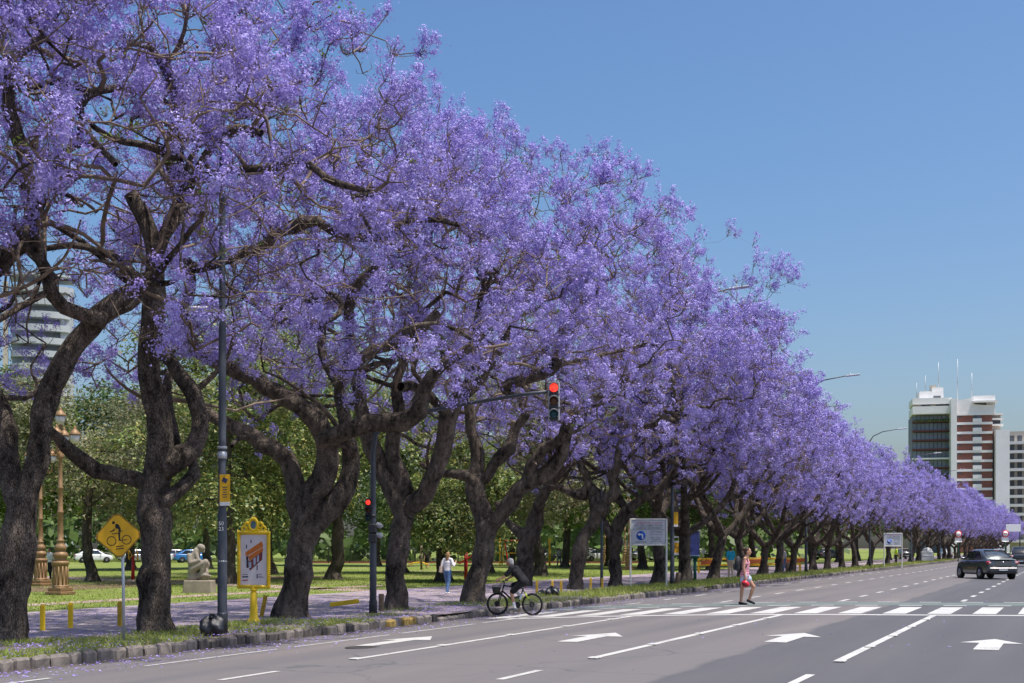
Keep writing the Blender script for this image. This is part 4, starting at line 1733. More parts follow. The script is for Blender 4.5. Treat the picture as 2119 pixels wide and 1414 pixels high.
# --- person crossing on the zebra with pack and red helmet
J = dict(pelvis=(.0, 0, .90), waist=(.02, 0, 1.03), chest=(.035, 0, 1.22), neck=(.045, 0, 1.40), head=(.085, 0, 1.545),
         shL=(.03, .165, 1.345), elL=(-.06, .2, 1.08), wrL=(.06, .2, .87), shR=(.02, -.165, 1.345), elR=(-.01, -.205, 1.07), wrR=(.03, -.205, .83),
         hipL=(.02, .085, .86), knL=(.25, .085, .53), anL=(.12, .08, .15), hipR=(0, -.085, .86), knR=(-.07, -.085, .46), anR=(-.10, -.08, .09))
ft = {'L': (1, 0, -.35), 'R': (1, 0, -.05)}
ploc = rp(1541, 1252)
walker = person('person in a pink striped top and pale shorts walking over the zebra crossing', ploc, TH * .35, J, MT['skin'], [
    ('top', top_mesh(J, 0, .014, .55, .92, .02), MT['pinktop'], 0),
    ('shorts', leg_mesh(J, .17, .016, .95, .012), MT['pale_denim'], 0),
    ('sandal', shoe_mesh(J, feet=ft), MT['black_cloth'], 0)],
    (hair_mesh(J, bun=True), MT['hair_brown']), 1.035, True, girth=.9, feet=ft)
Rz = Matrix.Rotation(TH * .35, 4, 'Z')


def rel(root, p):
    return root.location + Matrix.Rotation(root.rotation_euler.z, 3, 'Z') @ (Vector(p) * root.scale.x)


bp = empty('backpack', rel(walker, (-.135, 0, 1.20)), 'dark grey backpack on the back of the person crossing the road', 'backpack', rz=TH * .35)
MT['pack'] = M('dark_grey_nylon', (.035, .037, .042), .7, var=.3, scale=14)
m = MB()
m.ell((-.06, 0, 0), (.1, .15, .24), 16, 12)
m.box((-.05, 0, -.05), (.16, .27, .36), bev=.05)
remesh(m.build('bag', MT['pack'], bp), .014, 4)
m = MB()
m.ell((-.16, 0, -.08), (.05, .11, .11), 12, 8)
m.build('front_pocket', MT['pack'], bp)
for s in (1, -1):
    m = MB()
    m.tube([(.03, .11 * s, .17), (.12, .115 * s, .245), (.21, .12 * s, .20), (.25, .13 * s, .05), (.2, .15 * s, -.1), (.02, .14 * s, -.18)], .014, 6)
    m.build('strap', MT['black_cloth'], bp)
hl = empty('cycle_helmet', rel(walker, (.04, -.205, .62)), 'red helmet hanging from the hand of the person crossing the road', 'helmet', rz=TH * .35)
MT['red_gloss'] = M('red_gloss', (.55, .012, .03), .25, var=.1, coat=.5)
m = MB()
m.ell((0, 0, 0), (.13, .1, .1), 20, 12, Matrix.Rotation(.5, 3, 'Y'))
m.build('shell', MT['red_gloss'], hl)
for k in range(3):
    m = MB()
    m.capsule((-.07, -.09 + .0 * k, .03 - .035 * k), (.06, -.092, .0 - .035 * k), .012, .008, 6)
    m.build('vent', MT['black_cloth'], hl)
m = MB()
m.tube([(-.06, 0, .06), (-.03, 0, .13), (0, 0, .145), (.03, 0, .12), (.07, 0, .05)], .008, 6)
m.build('strap', MT['black_cloth'], hl)

# --- cyclist
bx, by = -14.05, 32.15
bz = road_z(bx) + .004
brz = PI + .04
bike = empty('bicycle', (bx, by, bz), 'black mountain bicycle with a front basket rolling off the crossing', 'bicycle', rz=brz, scale=.95)
WR = .325


def wheel(x, steer=0.0):
    w = empty('wheel', (x, 0, WR))
    w.parent = bike
    w.rotation_euler = (0, 0, steer)
    MB().torus((0, 0, 0), WR - .026, .026, (0, 1, 0), 44, 8).build('tyre', MT['rubber'], w)
    MB().torus((0, 0, 0), WR - .055, .011, (0, 1, 0), 44, 6).build('rim', MT['black_metal'], w)
    s = MB()
    for k in range(28):
        a = 2 * PI * k / 28
        e = .03 * (1 if k % 2 else -1)
        s.tube([(math.cos(a + .5) * .02, e, math.sin(a + .5) * .02), (math.cos(a) * (WR - .06), 0, math.sin(a) * (WR - .06))], .0014, 3, False)
    tag(s.build('spokes', MT['steel'], w), kind='stuff')
    h = MB()
    h.lathe([(.012, -.05), (.03, -.045), (.03, -.03), (.018, -.02), (.018, .02), (.03, .03), (.03, .045), (.012, .05)], (0, 0, 0), 12, Matrix.Rotation(PI / 2, 3, 'X'))
    h.lathe([(.085, -.003), (.085, .003)], (0, .035, 0), 20, Matrix.Rotation(PI / 2, 3, 'X'))
    h.build('hub', MT['black_metal'], w)


wheel(-.54)
wheel(.54, .12)
MT['frame_paint'] = M('black_frame_paint', (.018, .019, .02), .25, var=.1, coat=.6)
MT['lime'] = M('lime_decal', (.45, .6, .05), .4)
f = MB()
BB, ST_, HT, HB = (-.1, 0, .30), (-.26, 0, .78), (.34, 0, .86), (.385, 0, .70)
f.tube([BB, ST_], .019, 10).tube([ST_, HT], .02, 10).tube([BB, HB], .026, 10).tube([HT, HB], .024, 10)
for s in (1, -1):
    f.tube([BB, (-.54, .05 * s, WR)], .011, 8).tube([(-.25, .01 * s, .74), (-.54, .05 * s, WR)], .01, 8)
f.build('frame', MT['frame_paint'], bike)
m = MB()
m.tube([(-.30, -.02, .68), (-.44, -.04, .48)], .0125, 8).tube([(-.30, .02, .68), (-.44, .04, .48)], .0125, 8)
m.build('frame_decal', MT['lime'], bike)
m = MB()
for s in (1, -1):
    m.tube([(.40, .055 * s, .68), (.47, .06 * s, .48), (.54, .06 * s, WR)], [.02, .017, .013], 8)
m.tube([(.40, -.06, .68), (.40, .06, .68)], .02, 8)
m.build('fork', MT['black_metal'], bike)
m = MB()
m.tube([HT, (.325, 0, .95)], .018, 8).tube([(.325, 0, .95), (.40, 0, .985)], .016, 8)
m.tube([(.36, .33, 1.0), (.40, .15, .985), (.40, -.15, .985), (.36, -.33, 1.0)], .012, 8)
for s in (1, -1):
    m.tube([(.375, .22 * s, .995), (.355, .345 * s, 1.0)], .017, 8)
    m.tube([(.42, .18 * s, .98), (.44, .27 * s, .965)], .006, 6)
m.build('handlebar', MT['black_metal'], bike)
m = MB()
m.tube([ST_, (-.285, 0, .88)], .014, 8)
m.build('seat_post', MT['steel'], bike)
m = MB()
m.capsule((-.37, 0, .90), (-.13, 0, .905), .035, .018, 10, 1.0)
m.ell((-.35, 0, .905), (.075, .085, .032), 12, 8)
m.build('saddle', MT['black_cloth'], bike)
m = MB()
MT['basket'] = M('black_wire', (.06, .055, .045), .6, var=.4, scale=40)
m.lathe([(.103, .652), (.11, .70), (.118, .75), (.124, .795)], (.57, 0, 0), 24)
m.lathe([(.0, .64), (.105, .64), (.108, .65), (.112, .65)], (.57, 0, 0), 16)
for z, r_ in ((.65, .105), (.70, .112), (.75, .12), (.80, .128), (.86, .137)):
    m.torus((.57, 0, z), r_, .0045, (0, 0, 1), 20, 5)
for k in range(24):
    a = 2 * PI * k / 24
    m.tube([(.57 + .105 * math.cos(a), .105 * math.sin(a), .65), (.57 + .137 * math.cos(a), .137 * math.sin(a), .86)], .003, 4, False)
m.tube([(.40, .05, .93), (.46, .06, .85)], .007, 6).tube([(.40, -.05, .93), (.46, -.06, .85)], .007, 6)
m.build('basket', MT['basket'], bike)
m = MB()
m.lathe([(.095, -.003), (.095, .003)], (-.1, .055, .30), 24, Matrix.Rotation(PI / 2, 3, 'X'))
m.tube([(-.1, .05, .30), (-.08, .08, .13)], .01, 6).tube([(-.1, -.05, .30), (-.12, -.08, .47)], .01, 6)
m.box((-.08, .13, .125), (.09, .1, .022), bev=.005).box((-.12, -.13, .475), (.09, .1, .022), bev=.005)
m.tube([(-.1, .055, .395), (-.54, .045, .36)], .004, 4).tube([(-.1, .055, .205), (-.54, .045, .29)], .004, 4)
m.tube([(-.54, .06, WR), (-.58, .06, .22), (-.56, .06, .17)], .012, 6)
m.build('crankset', MT['black_metal'], bike)
m = MB()
m.lathe([(.0, 0), (.034, .005), (.036, .14), (.02, .165), (.016, .19), (0, .19)], (-.16, 0, .46), 12, Matrix.Rotation(-.32, 3, 'Y'))
m.build('water_bottle', M('translucent_bottle', (.55, .62, .68), .3), bike)
m = MB()
m.box((-.33, 0, .80), (.03, .05, .04), bev=.008)
m.build('rear_reflector', MT['red_gloss'], bike)

J = dict(pelvis=(-.27, 0, .985), waist=(-.19, 0, 1.10), chest=(-.04, 0, 1.27), neck=(.06, 0, 1.405), head=(.15, 0, 1.515),
         shL=(.03, .19, 1.36), elL=(.17, .29, 1.14), wrL=(.345, .335, 1.045), shR=(.03, -.19, 1.36), elR=(.17, -.29, 1.14), wrR=(.345, -.335, 1.045),
         hipL=(-.25, .09, .955), knL=(.06, .115, .66), anL=(-.055, .13, .225), hipR=(-.25, -.09, .955), knR=(.13, -.11, .84), anR=(-.10, -.13, .575))
ft = {'L': (1, 0, -.05), 'R': (1, 0, -.15)}
cyc = person('white haired person in a black shirt and black shorts riding the bicycle', (bx, by, bz), brz, J, MT['skin'], [
    ('shirt', top_mesh(J, .42, .02, .3, 1.12), MT['black_cloth'], 0),
    ('shorts', leg_mesh(J, .42, .018, 1.05, .012), MT['black_cloth'], 0),
    ('shoe', shoe_mesh(J, feet=ft), MT['grey_cloth'], 0)],
    (hair_mesh(J, (1, 0, -.1)), MT['hair_white']), .95, True, girth=1.08, head_dir=(1, .18, -.28), feet=ft, curl=.9)
for k in 'LR':
    m = MB()
    kn, an = Vector(J['kn' + k]), Vector(J['an' + k])
    m.capsule(lerp(kn, an, .66), lerp(kn, an, .98), .047, .044, 10)
    m.build('sock', MT['white_cloth'], cyc)
m = MB()
e, s_ = Vector(J['elL']), Vector(J['shL'])
m.capsule(lerp(s_, e, .72), lerp(s_, e, .9), .05, .048, 10)
m.build('arm_band', MT['grey_cloth'], cyc)


# --- people in the park
def simple(label, px, d, rz, J, skin, parts, hair, scale=1.0, **kw):
    return person(label, at_ground(px, d), rz, J, skin, parts, hair, scale, **kw)


J = stand_pose(.16, .05)
J['elR'], J['wrR'] = (-.02, -.30, 1.16), (.16, -.28, 1.28)
J['elL'], J['wrL'] = (-.04, .25, 1.14), (.1, .2, 1.08)
wh = person('person with long fair hair in a white top and blue jeans standing on the pavement', at_ground(926, 48.2), PI / 2 + TH - .5, J, MT['skin_fair'], [
    ('shirt', top_mesh(J, .8, .014, .2, .95), MT['white_cloth'], 0),
    ('jeans', leg_mesh(J, 1.0, .012), MT['denim'], 0),
    ('shoe', shoe_mesh(J), MT['white_cloth'], 0)], (hair_mesh(J, long=.3), MT['hair_blond']), .92, fine=True)
hb = empty('handbag', rel(wh, (.0, .27, 1.06)), 'beige handbag on the arm of the person in white', 'handbag', rz=PI / 2 + TH - .5)
m = MB()
m.box((0, 0, -.06), (.33, .13, .26), bev=.04, taper=.8)
MT['beige'] = M('beige_leather', (.42, .33, .26), .6)
m.build('bag', MT['beige'], hb)
m = MB()
m.tube([(-.1, 0, .06), (-.08, -.02, .22), (0, -.03, .3), (.08, -.02, .22), (.1, 0, .06)], .011, 6)
m.build('strap', MT['beige'], hb)

J = stand_pose(.2, .1)
simple('strolling person in a pale shirt and blue jeans on the lawn', 1157, 118, -PI / 2 + TH + .3, J, MT['skin'], [('shirt', top_mesh(J, .45), MT['light_cloth'], 0), ('jeans', leg_mesh(J), MT['denim'], 0)], (hair_mesh(J, long=.1), MT['hair_dark']), 1.0)
J = stand_pose(-.2, .1)
simple('bald person in a grey shirt and dark shorts strolling on the lawn', 1169, 118, -PI / 2 + TH + .2, J, MT['skin'], [('shirt', top_mesh(J, .3, girth=1.1), MT['grey_cloth'], 0), ('shorts', leg_mesh(J, .5), MT['black_cloth'], 0)], None, 1.05)
J = stand_pose(.1, .05)
for k, v in dict(waist=(.06, 0, 1.05), chest=(.27, 0, 1.12), neck=(.42, 0, 1.16), head=(.53, 0, 1.2), shL=(.36, .17, 1.12), shR=(.36, -.17, 1.12), elL=(.42, .2, .9), elR=(.42, -.2, .9), wrL=(.45, .2, .68), wrR=(.45, -.2, .68)).items():
    J[k] = v
simple('person in white bending forward on the lawn left of the strolling pair', 1127, 124, TH + .2, J, MT['skin'], [('shirt', top_mesh(J, .45), MT['white_cloth'], 0), ('trousers', leg_mesh(J), MT['light_cloth'], 0)], (hair_mesh(J), MT['hair_dark']), 1.0)
J = stand_pose(.05, .03)
simple('person in a teal shirt and khaki trousers standing with back turned by the verge', 1512, 76, PI / 2 + TH, J, MT['skin'], [('shirt', top_mesh(J, .45, girth=1.1), MT['teal_cloth'], 0), ('trousers', leg_mesh(J, girth=1.1), MT['khaki'], 0)], (hair_mesh(J), MT['hair_dark']), 1.04)
simple('person in white with a red bag standing in the park behind the bronze lamp post', 104, 70, -PI / 2 + TH - .6, J, MT['skin'], [('shirt', top_mesh(J, .45), MT['white_cloth'], 0), ('trousers', leg_mesh(J), MT['black_cloth'], 0)], (hair_mesh(J), MT['hair_brown']), 1.0)
J = stand_pose(.1, .1)
simple('person in dark clothes exercising on the lawn beyond the traffic light', 884, 104, PI / 2 + TH, J, MT['skin'], [('shirt', top_mesh(J, .45), MT['black_cloth'], 0), ('shorts', leg_mesh(J, .4), MT['black_cloth'], 0)], (hair_mesh(J), MT['hair_dark']), 1.0)
simple('person in a pale top and dark trousers far off by the iron fence', 1256, 140, -PI / 2 + TH, J, MT['skin'], [('shirt', top_mesh(J, .45), MT['light_cloth'], 0), ('trousers', leg_mesh(J), MT['black_cloth'], 0)], (hair_mesh(J), MT['hair_dark']), 1.0)
simple('person in a grey top walking between the far trunks on the verge', 1624, 92, PI + TH, J, MT['skin'], [('shirt', top_mesh(J, .45), MT['light_cloth'], 0), ('jeans', leg_mesh(J), MT['denim'], 0)], (hair_mesh(J), MT['hair_dark']), 1.0)
simple('person in a bright yellow green vest beneath the far white sign', 1854, 136, TH, J, MT['skin'], [('vest', top_mesh(J, .45, .03), MT['hivis'], 0), ('trousers', leg_mesh(J), MT['black_cloth'], 0)], (hair_mesh(J), MT['hair_dark']), 1.05)

# --- sedan driving away
MT['car_paint'] = M('dark_grey_car_paint', (.10, .118, .128), .22, metal=.5, var=.06, scale=2, coat=.8)
MT['glass'] = M('tinted_glass', (.015, .022, .03), .05, var=.1, spec=.9, coat=.5)
MT['tail'] = M('tail_lamp_lens', (.42, .02, .04), .15, var=.2, coat=.8)
MT['tail_clear'] = M('clear_lens', (.7, .6, .62), .12, coat=.8)
MT['plastic'] = M('black_plastic', (.02, .02, .021), .55)
MT['alloy'] = M('alloy_rim', (.36, .37, .38), .3, metal=.8)
MT['plate'] = M('number_plate', (.75, .75, .72), .4)
MT['chrome'] = M('chrome', (.75, .76, .78), .12, metal=1.0)


def loft(secs):
    """secs: list of rings of equal length (closed)"""
    m = MB()
    n = len(secs[0])
    vs = [p for s in secs for p in s]
    fs = []
    for i in range(len(secs) - 1):
        for k in range(n):
            k2 = (k + 1) % n
            fs.append((i * n + k, i * n + k2, (i + 1) * n + k2, (i + 1) * n + k))
    fs.append(tuple(range(n - 1, -1, -1)))
    fs.append(tuple((len(secs) - 1) * n + k for k in range(n)))
    m.add(vs, fs, True)
    return m


def make_car(label, loc, rz, paint, cat='car', tall=0.0, group=None, detail=True):
    root = empty('car', loc, label, cat, group, rz)
    secs = []
    for x, w, zl, zt in ((-.88, .70, .40, .80), (-.85, .76, .36, .93), (-.78, .82, .30, 1.0), (-.5, .85, .24, 1.03), (0, .865, .22, 1.01), (1.0, .87, .21, .98), (2.0, .87, .21, .975), (2.45, .86, .21, .96), (3.0, .83, .23, .88), (3.28, .76, .28, .76), (3.38, .64, .36, .64)):
        zt += tall * .35
        h = [(0, zl), (w - .1, zl), (w - .02, zl + .06), (w, zl + .22), (w * .985, zl + (zt - zl) * .62), (w * .955, zt - .06), (w * .90, zt), (0, zt + .025)]
        ring = [(x, y, z) for y, z in h] + [(x, -y, z) for y, z in h[-2:0:-1]]
        secs.append(ring)
    o = loft(secs).build('body', paint, root)
    sub = o.modifiers.new('subdivide', 'SUBSURF')
    sub.levels = sub.render_levels = 1
    zo = tall
    secs = []
    for x, wb, zb, wt, zt in ((-.52, .74, .98, .70, 1.035), (-.1, .75, .98, .66, 1.25), (.3, .75, .98, .615, 1.44), (.62, .75, .97, .605, 1.5), (1.3, .75, .96, .605, 1.515), (1.65, .75, .95, .61, 1.46), (2.05, .75, .94, .66, 1.22), (2.5, .75, .93, .71, .97)):
        zt += zo * (1 if zt > 1.1 else .4)
        zb += zo * .3
        h = [(0, zb), (wb, zb), (wb * .98, zb + (zt - zb) * .3), (wt + .03, zt - .05), (wt - .05, zt), (0, zt + .02)]
        secs.append([(x, y, z) for y, z in h] + [(x, -y, z) for y, z in h[-2:0:-1]])
    loft(secs).build('cabin', paint, root)

    def pane(name, pts, th=.014):
        p = [Vector(q) for q in pts]
        n = (p[1] - p[0]).cross(p[2] - p[0]).normalized()
        m = MB()
        k = len(p)
        m.add([q + n * th for q in p] + [q - n * .04 for q in p], [tuple(range(k))] + [(i, k + i, k + (i + 1) % k, (i + 1) % k) for i in range(k)])
        return m.build(name, MT['glass'], root)
    z2 = zo
    zb = zo * .35
    pane('rear_window', [(-.40, -.60, 1.10 + zb), (.27, -.53, 1.445 + z2), (.27, .53, 1.445 + z2), (-.40, .60, 1.10 + zb)][::-1], .016)
    pane('windscreen', [(2.38, .62, 1.05 + zb), (1.72, .54, 1.44 + z2), (1.72, -.54, 1.44 + z2), (2.38, -.62, 1.05 + zb)][::-1], .03)
    for s in (1, -1):
        rear = [(-.08, .725 * s, 1.03 + zb), (.90, .735 * s, 1.02 + zb), (.90, .642 * s, 1.43 + z2), (.36, .648 * s, 1.40 + z2)]
        frnt = [(.96, .735 * s, 1.02 + zb), (2.1, .735 * s, 1.0 + zb), (1.66, .652 * s, 1.40 + z2), (.96, .642 * s, 1.43 + z2)]
        for q in (rear, frnt):
            pane('side_window', q if s < 0 else q[::-1], .03)
        m = MB()
        m.capsule((2.0, .86 * s, 1.05 + zb), (2.02, 1.0 * s, 1.06 + zb), .06, .05, 8)
        m.build('wing_mirror', paint, root)
        lamp = MB()
        lamp.box((-.80, .70 * s, .84 + zb), (.16, .27, .17), bev=.035, rot=Matrix.Rotation(.25 * s, 3, 'Z'))
        tl = lamp.build('tail_lamp', MT['tail'], root)
        lamp = MB()
        lamp.box((-.875, .68 * s, .85 + zb), (.03, .13, .07), bev=.01, rot=Matrix.Rotation(.25 * s, 3, 'Z'))
        lamp.build('lens', MT['tail_clear'], tl)
        m = MB()
        m.box((3.2, .6 * s, .68 + zb), (.2, .3, .13), bev=.04, rot=Matrix.Rotation(-.4 * s, 3, 'Z'))
        m.build('headlight', MT['tail_clear'], root)
        m = MB()
        m.box((.86, .871 * s, .82 + zb), (.18, .02, .03), bev=.006)
        m.box((1.9, .872 * s, .81 + zb), (.18, .02, .03), bev=.006)
        m.build('door_handle', paint, root)
        for x in (0, 2.6):
            w = empty('wheel', (x, .74 * s, .31))
            w.parent = root
            R = Matrix.Rotation(PI / 2, 3, 'X')
            t = MB()
            t.lathe([(.2, -.1), (.29, -.1), (.31, -.07), (.31, .07), (.29, .1), (.2, .1)], (0, .04 * s, 0), 24, R)
            t.build('tyre', MT['rubber'], w)
            t = MB()
            t.lathe([(.0, -.02), (.2, -.02), (.205, .0)], (0, .125 * s, 0), 20, R)
            for k in range(5):
                a = 2 * PI * k / 5
                t.tube([(0, .14 * s, 0), (.185 * math.cos(a), .14 * s, .185 * math.sin(a))], .025, 6)
            t.build('rim', MT['alloy'], w)
            a_ = MB()
            a_.torus((x, .858 * s, .315), .335, .03, (0, 1, 0), 24, 6)
            a_.build('wheel_arch', MT['plastic'], root)
    m = MB()
    m.box((-.80, 0, .36), (.2, 1.5, .16), bev=.05)
    m.build('rear_bumper_skirt', MT['plastic'], root)
    m = MB()
    m.box((-.90, 0, .56 + zb * .6), (.06, 1.42, .06), bev=.02)
    m.build('bumper_strip', MT['chrome'] if detail else paint, root)
    m = MB()
    m.box((-.905, 0, .50), (.02, .46, .12), bev=.006)
    m.build('number_plate', MT['plate'], root)
    if detail:
        m = MB()
        m.box((-.875, 0, .80 + zb), (.02, .84, .26), bev=.008)
        m.build('boot_panel', paint, root)
        m = MB()
        m.box((-.83, 0, 1.005), (.14, 1.3, .02), bev=.008)
        m.build('boot_edge', paint, root)
        m = MB()
        m.lathe([(.0, 0), (.05, 0), (.052, .008), (0, .012)], (-.885, 0, .86), 12, Matrix.Rotation(-PI / 2, 3, 'Y'))
        m.build('badge', MT['chrome'], root)
        m = MB()
        m.box((-.05, 0, 1.475), (.04, .25, .025), bev=.008)
        m.build('brake_lamp', MT['tail'], root)
        m = MB()
        m.box((-.885, .46, .64), (.012, .16, .03)).box((-.885, -.5, .64), (.012, .2, .025))
        m.build('model_script', MT['chrome'], root)
    return root


v = rp(2061, 1198.5)
sedan = make_car('dark grey saloon car driving away beyond the zebra crossing', v, PI / 2 + TH + .04, MT['car_paint'])
sedan.scale = (1.05, 1.05, 1.05)
MT['white_car'] = M('white_car_paint', (.7, .7, .7), .25, var=.03, coat=.7)
MT['silver_car'] = M('silver_car_paint', (.4, .41, .43), .25, metal=.5, var=.03, coat=.7)
MT['black_car'] = M('black_car_paint', (.02, .021, .024), .2, var=.05, coat=.8)
MT['blue_car'] = M('blue_car_paint', (.03, .16, .42), .25, var=.05, coat=.7)
MT['taxi_yellow'] = M('yellow_car_paint', (.75, .48, .02), .25, var=.05, coat=.7)


def far_car(label, loc, rz, paint, tall=0.0, group='parked and distant cars'):
    return make_car(label, loc, rz, MT[paint], tall=tall, group=group, detail=False)


def on_road(px, d):
    v = dp(px, 1133, d)
    v.z = 0
    return v


far_car('tall black car at the right edge of the photo', on_road(2112, 112), PI / 2 + .05, 'black_car', .22)
far_car('white car whose roof shows just above the dark grey saloon', on_road(2066, 150), PI / 2, 'white_car')
for px, d, pt, rz, lab in ((170, 146, 'white_car', .4, 'white car parked beyond the park left of the diamond sign'),
                           (20, 146, 'silver_car', .4, 'silver car parked beyond the park at the left edge'),
                           (262, 148, 'silver_car', .4, 'silver car parked beyond the park right below the diamond sign'),
                           (375, 146, 'blue_car', .4, 'blue car parked beyond the park behind the stone statue'),
                           (345, 150, 'white_car', .4, 'white car parked beyond the park left of the stone statue'),
                           (1218, 165, 'white_car', .4, 'white car parked behind the iron fence right of the strolling couple'),
                           (1318, 170, 'silver_car', .4, 'silver car parked behind the white notice board'),
                           (1100, 168, 'black_car', .4, 'dark car parked behind the playground'),
                           (1455, 170, 'white_car', .4, 'white car parked beyond the orange barrier'),
                           (1874, 190, 'black_car', PI / 2, 'dark car parked right of the far white sign'),
                           (1960, 230, 'white_car', PI / 2, 'white car parked beyond the pale grey cabinet'),
                           (1700, 180, 'black_car', .6, 'dark car parked behind the far trunks')):
    v = at_ground(px, d)
    far_car(lab, v, rz + TH, pt)
# ------------------------------------------------------------------ street furniture
MT['lamp_grey'] = M('lamp_post_paint', (.06, .068, .085), .5, var=.25, scale=3, spec=.5)
MT['galv'] = M('galvanised_steel', (.5, .52, .54), .45, metal=.3, var=.15, scale=5)
MT['yellow'] = M('yellow_enamel', (.88, .58, .01), .4, var=.1, scale=4, spec=.5)
MT['sign_yellow'] = M('weathered_sign_yellow', (.72, .40, .012), .5, var=.22, scale=2.2)
MT['sign_edge'] = M('sign_rim', (.3, .16, .02), .6)
MT['black_print'] = M('black_print', (.015, .015, .015), .6)
MT['navy_print'] = M('navy_print', (.03, .035, .08), .6)
MT['poster_paper'] = M('poster_paper', (.80, .73, .73), .5, var=.10, scale=2.4)
MT['orange_print'] = M('orange_print', (.68, .19, .03), .6, var=.15, scale=20)
MT['maroon_print'] = M('maroon_print', (.20, .05, .045), .6)
MT['dark_maroon'] = M('dark_maroon_print', (.075, .03, .04), .6)
MT['bluegrey_print'] = M('blue_grey_print', (.4, .48, .6), .6)
MT['red_print'] = M('red_print', (.5, .03, .05), .6)
MT['blue_print'] = M('blue_sign', (.005, .10, .52), .5, var=.05)
MT['board_grey'] = M('notice_board_grey', (.52, .55, .60), .6, var=.06, scale=3)
MT['dirty_white'] = M('dirty_white_paint', (.7, .69, .64), .6, var=.12, scale=5)
MT['bronze'] = M('bronze_paint', (.27, .165, .08), .55, metal=.2, var=.2, scale=7)
MT['opal'] = M('lamp_glass', (.6, .6, .55), .2, var=.05)
MT['statue'] = M('statue_stone', (.29, .255, .205), .92, var=.22, scale=5, bmp=.5)
MT['plinth'] = M('plinth_stone', (.29, .245, .185), .92, var=.2, scale=2.5, bmp=.3)
MT['wood'] = M('weathered_wood', (.18, .13, .085), .9, var=.35, scale=9, bmp=.4)
MT['worn_yellow'] = M('worn_yellow_paint', (.58, .36, .035), .7, var=.28, scale=6)
MT['bag'] = M('black_bin_bag', (.012, .012, .015), .28, var=.2, scale=12, spec=.6, bmp=.5)
MT['green_metal'] = M('green_metal', (.02, .12, .075), .45, var=.15)
MT['play_red'] = M('play_red', (.62, .03, .03), .4)
MT['play_yellow'] = M('play_yellow', (.8, .45, .02), .4)
MT['rust'] = M('orange_plank', (.5, .13, .04), .7, var=.2)
MT['cabinet'] = M('pale_grey_cabinet_paint', (.5, .51, .5), .6, var=.1)
MT['lens_red'] = M('signal_red_glass', (.6, .02, .02), .3)
MT['lens_amber'] = M('signal_amber_glass', (.10, .035, .012), .25)
MT['lens_green'] = M('signal_green_glass', (.012, .07, .09), .25)
mt, nt, b = new_mat('signal_red_lit')
tc = nt.nodes.new('ShaderNodeTexCoord')
vo = nt.nodes.new('ShaderNodeTexVoronoi')
vo.inputs['Scale'].default_value = 42
nt.links.new(tc.outputs['Object'], vo.inputs['Vector'])
b.inputs['Base Color'].default_value = (.5, .01, .01, 1)
nt.links.new(mixcol(nt, ramp(nt, vo.outputs['Distance'], .1, .7), (1, .10, .05), (1, .012, .012)), b.inputs['Emission Color'])
b.inputs['Emission Strength'].default_value = 1.6
MT['lit_red'] = mt
MT['signal_case'] = M('signal_case', (.035, .036, .042), .5, var=.2)
MT['signal_light_case'] = M('signal_visor_grey', (.36, .37, .39), .5, var=.15)


def text(body, size, mat, parent, loc, rot=(PI / 2, 0, 0), align='CENTER', name='lettering', sx=1.0, ext=.0012):
    cu = bpy.data.curves.new(name, 'FONT')
    cu.body = body
    cu.size = size
    cu.align_x = align
    cu.align_y = 'CENTER'
    cu.extrude = ext
    cu.resolution_u = 2
    cu.materials.append(mat)
    t = bpy.data.objects.new(name, cu)
    me = bpy.data.meshes.new_from_object(t)
    bpy.data.objects.remove(t)
    o = bpy.data.objects.new(name, me)
    COL.objects.link(o)
    o.parent = parent
    o.location = loc
    o.rotation_euler = rot
    o.scale = (sx, 1, 1)
    return o


# --- cycle warning sign
d = 23.6
s = empty('warning_sign', at_ground(256, d), 'yellow diamond sign showing a cyclist on a thin grey post', 'road sign', rz=TH)
m = MB()
m.tube([(0, 0, -.05), (-.005, 0, 1.0), (-.03, 0, 2.0)], .028, 10)
m.build('post', MT['galv'], s)
hd = empty('sign_plate', (-.085, -.045, 1.965))
hd.parent = s
hd.rotation_euler = (0, math.radians(-4), math.radians(6))


def diamond(r, c=.05):
    return [(c, r - c), (r - c, c), (r - c, -c), (c, -r + c), (-c, -r + c), (-r + c, -c), (-r + c, c), (-c, r - c)]


MB().prism(diamond(.445), (0, 0, 0), (1, 0, 0), (0, 0, 1), (0, -1, 0), .012).build('rim', MT['sign_edge'], hd)
MB().prism(diamond(.415), (0, -.0125, 0), (1, 0, 0), (0, 0, 1), (0, -1, 0), .004).build('face', MT['sign_yellow'], hd)
m = MB()
Y0 = -.0175
for cx, cz in ((-.125, -.09), (.145, -.085)):
    n = 24
    for k in range(n):
        a, a2 = 2 * PI * k / n, 2 * PI * (k + 1) / n
        m.prism([(cx + .088 * math.cos(a), cz + .088 * math.sin(a)), (cx + .088 * math.cos(a2), cz + .088 * math.sin(a2)), (cx + .074 * math.cos(a2), cz + .074 * math.sin(a2)), (cx + .074 * math.cos(a), cz + .074 * math.sin(a))], (0, Y0, 0), (1, 0, 0), (0, 0, 1), (0, -1, 0), .002)
P2 = lambda poly: m.prism(poly, (0, Y0, 0), (1, 0, 0), (0, 0, 1), (0, -1, 0), .002)
P2([(-.065 + .028 * math.cos(a * PI / 5), .245 + .028 * math.sin(a * PI / 5)) for a in range(10)])
P2([(-.035, .21), (-.005, .225), (.035, .185), (.055, .13), (.05, .09), (.085, .095), (.085, .082), (.03, .065), (.01, .065), (.015, .12), (-.04, .14)])
P2([(-.04, .14), (-.03, .16), (-.06, .10), (-.09, .085), (-.14, .075), (-.14, .09), (-.095, .105), (-.07, .125)])
P2([(-.11, .045), (.05, .058), (.05, .046), (-.11, .033)])
P2([(.005, .06), (.04, .06), (.035, -.08), (.045, -.095), (.0, -.095), (.005, -.08)])
P2([(.03, -.08), (.145, -.076), (.145, -.092), (.03, -.094)])
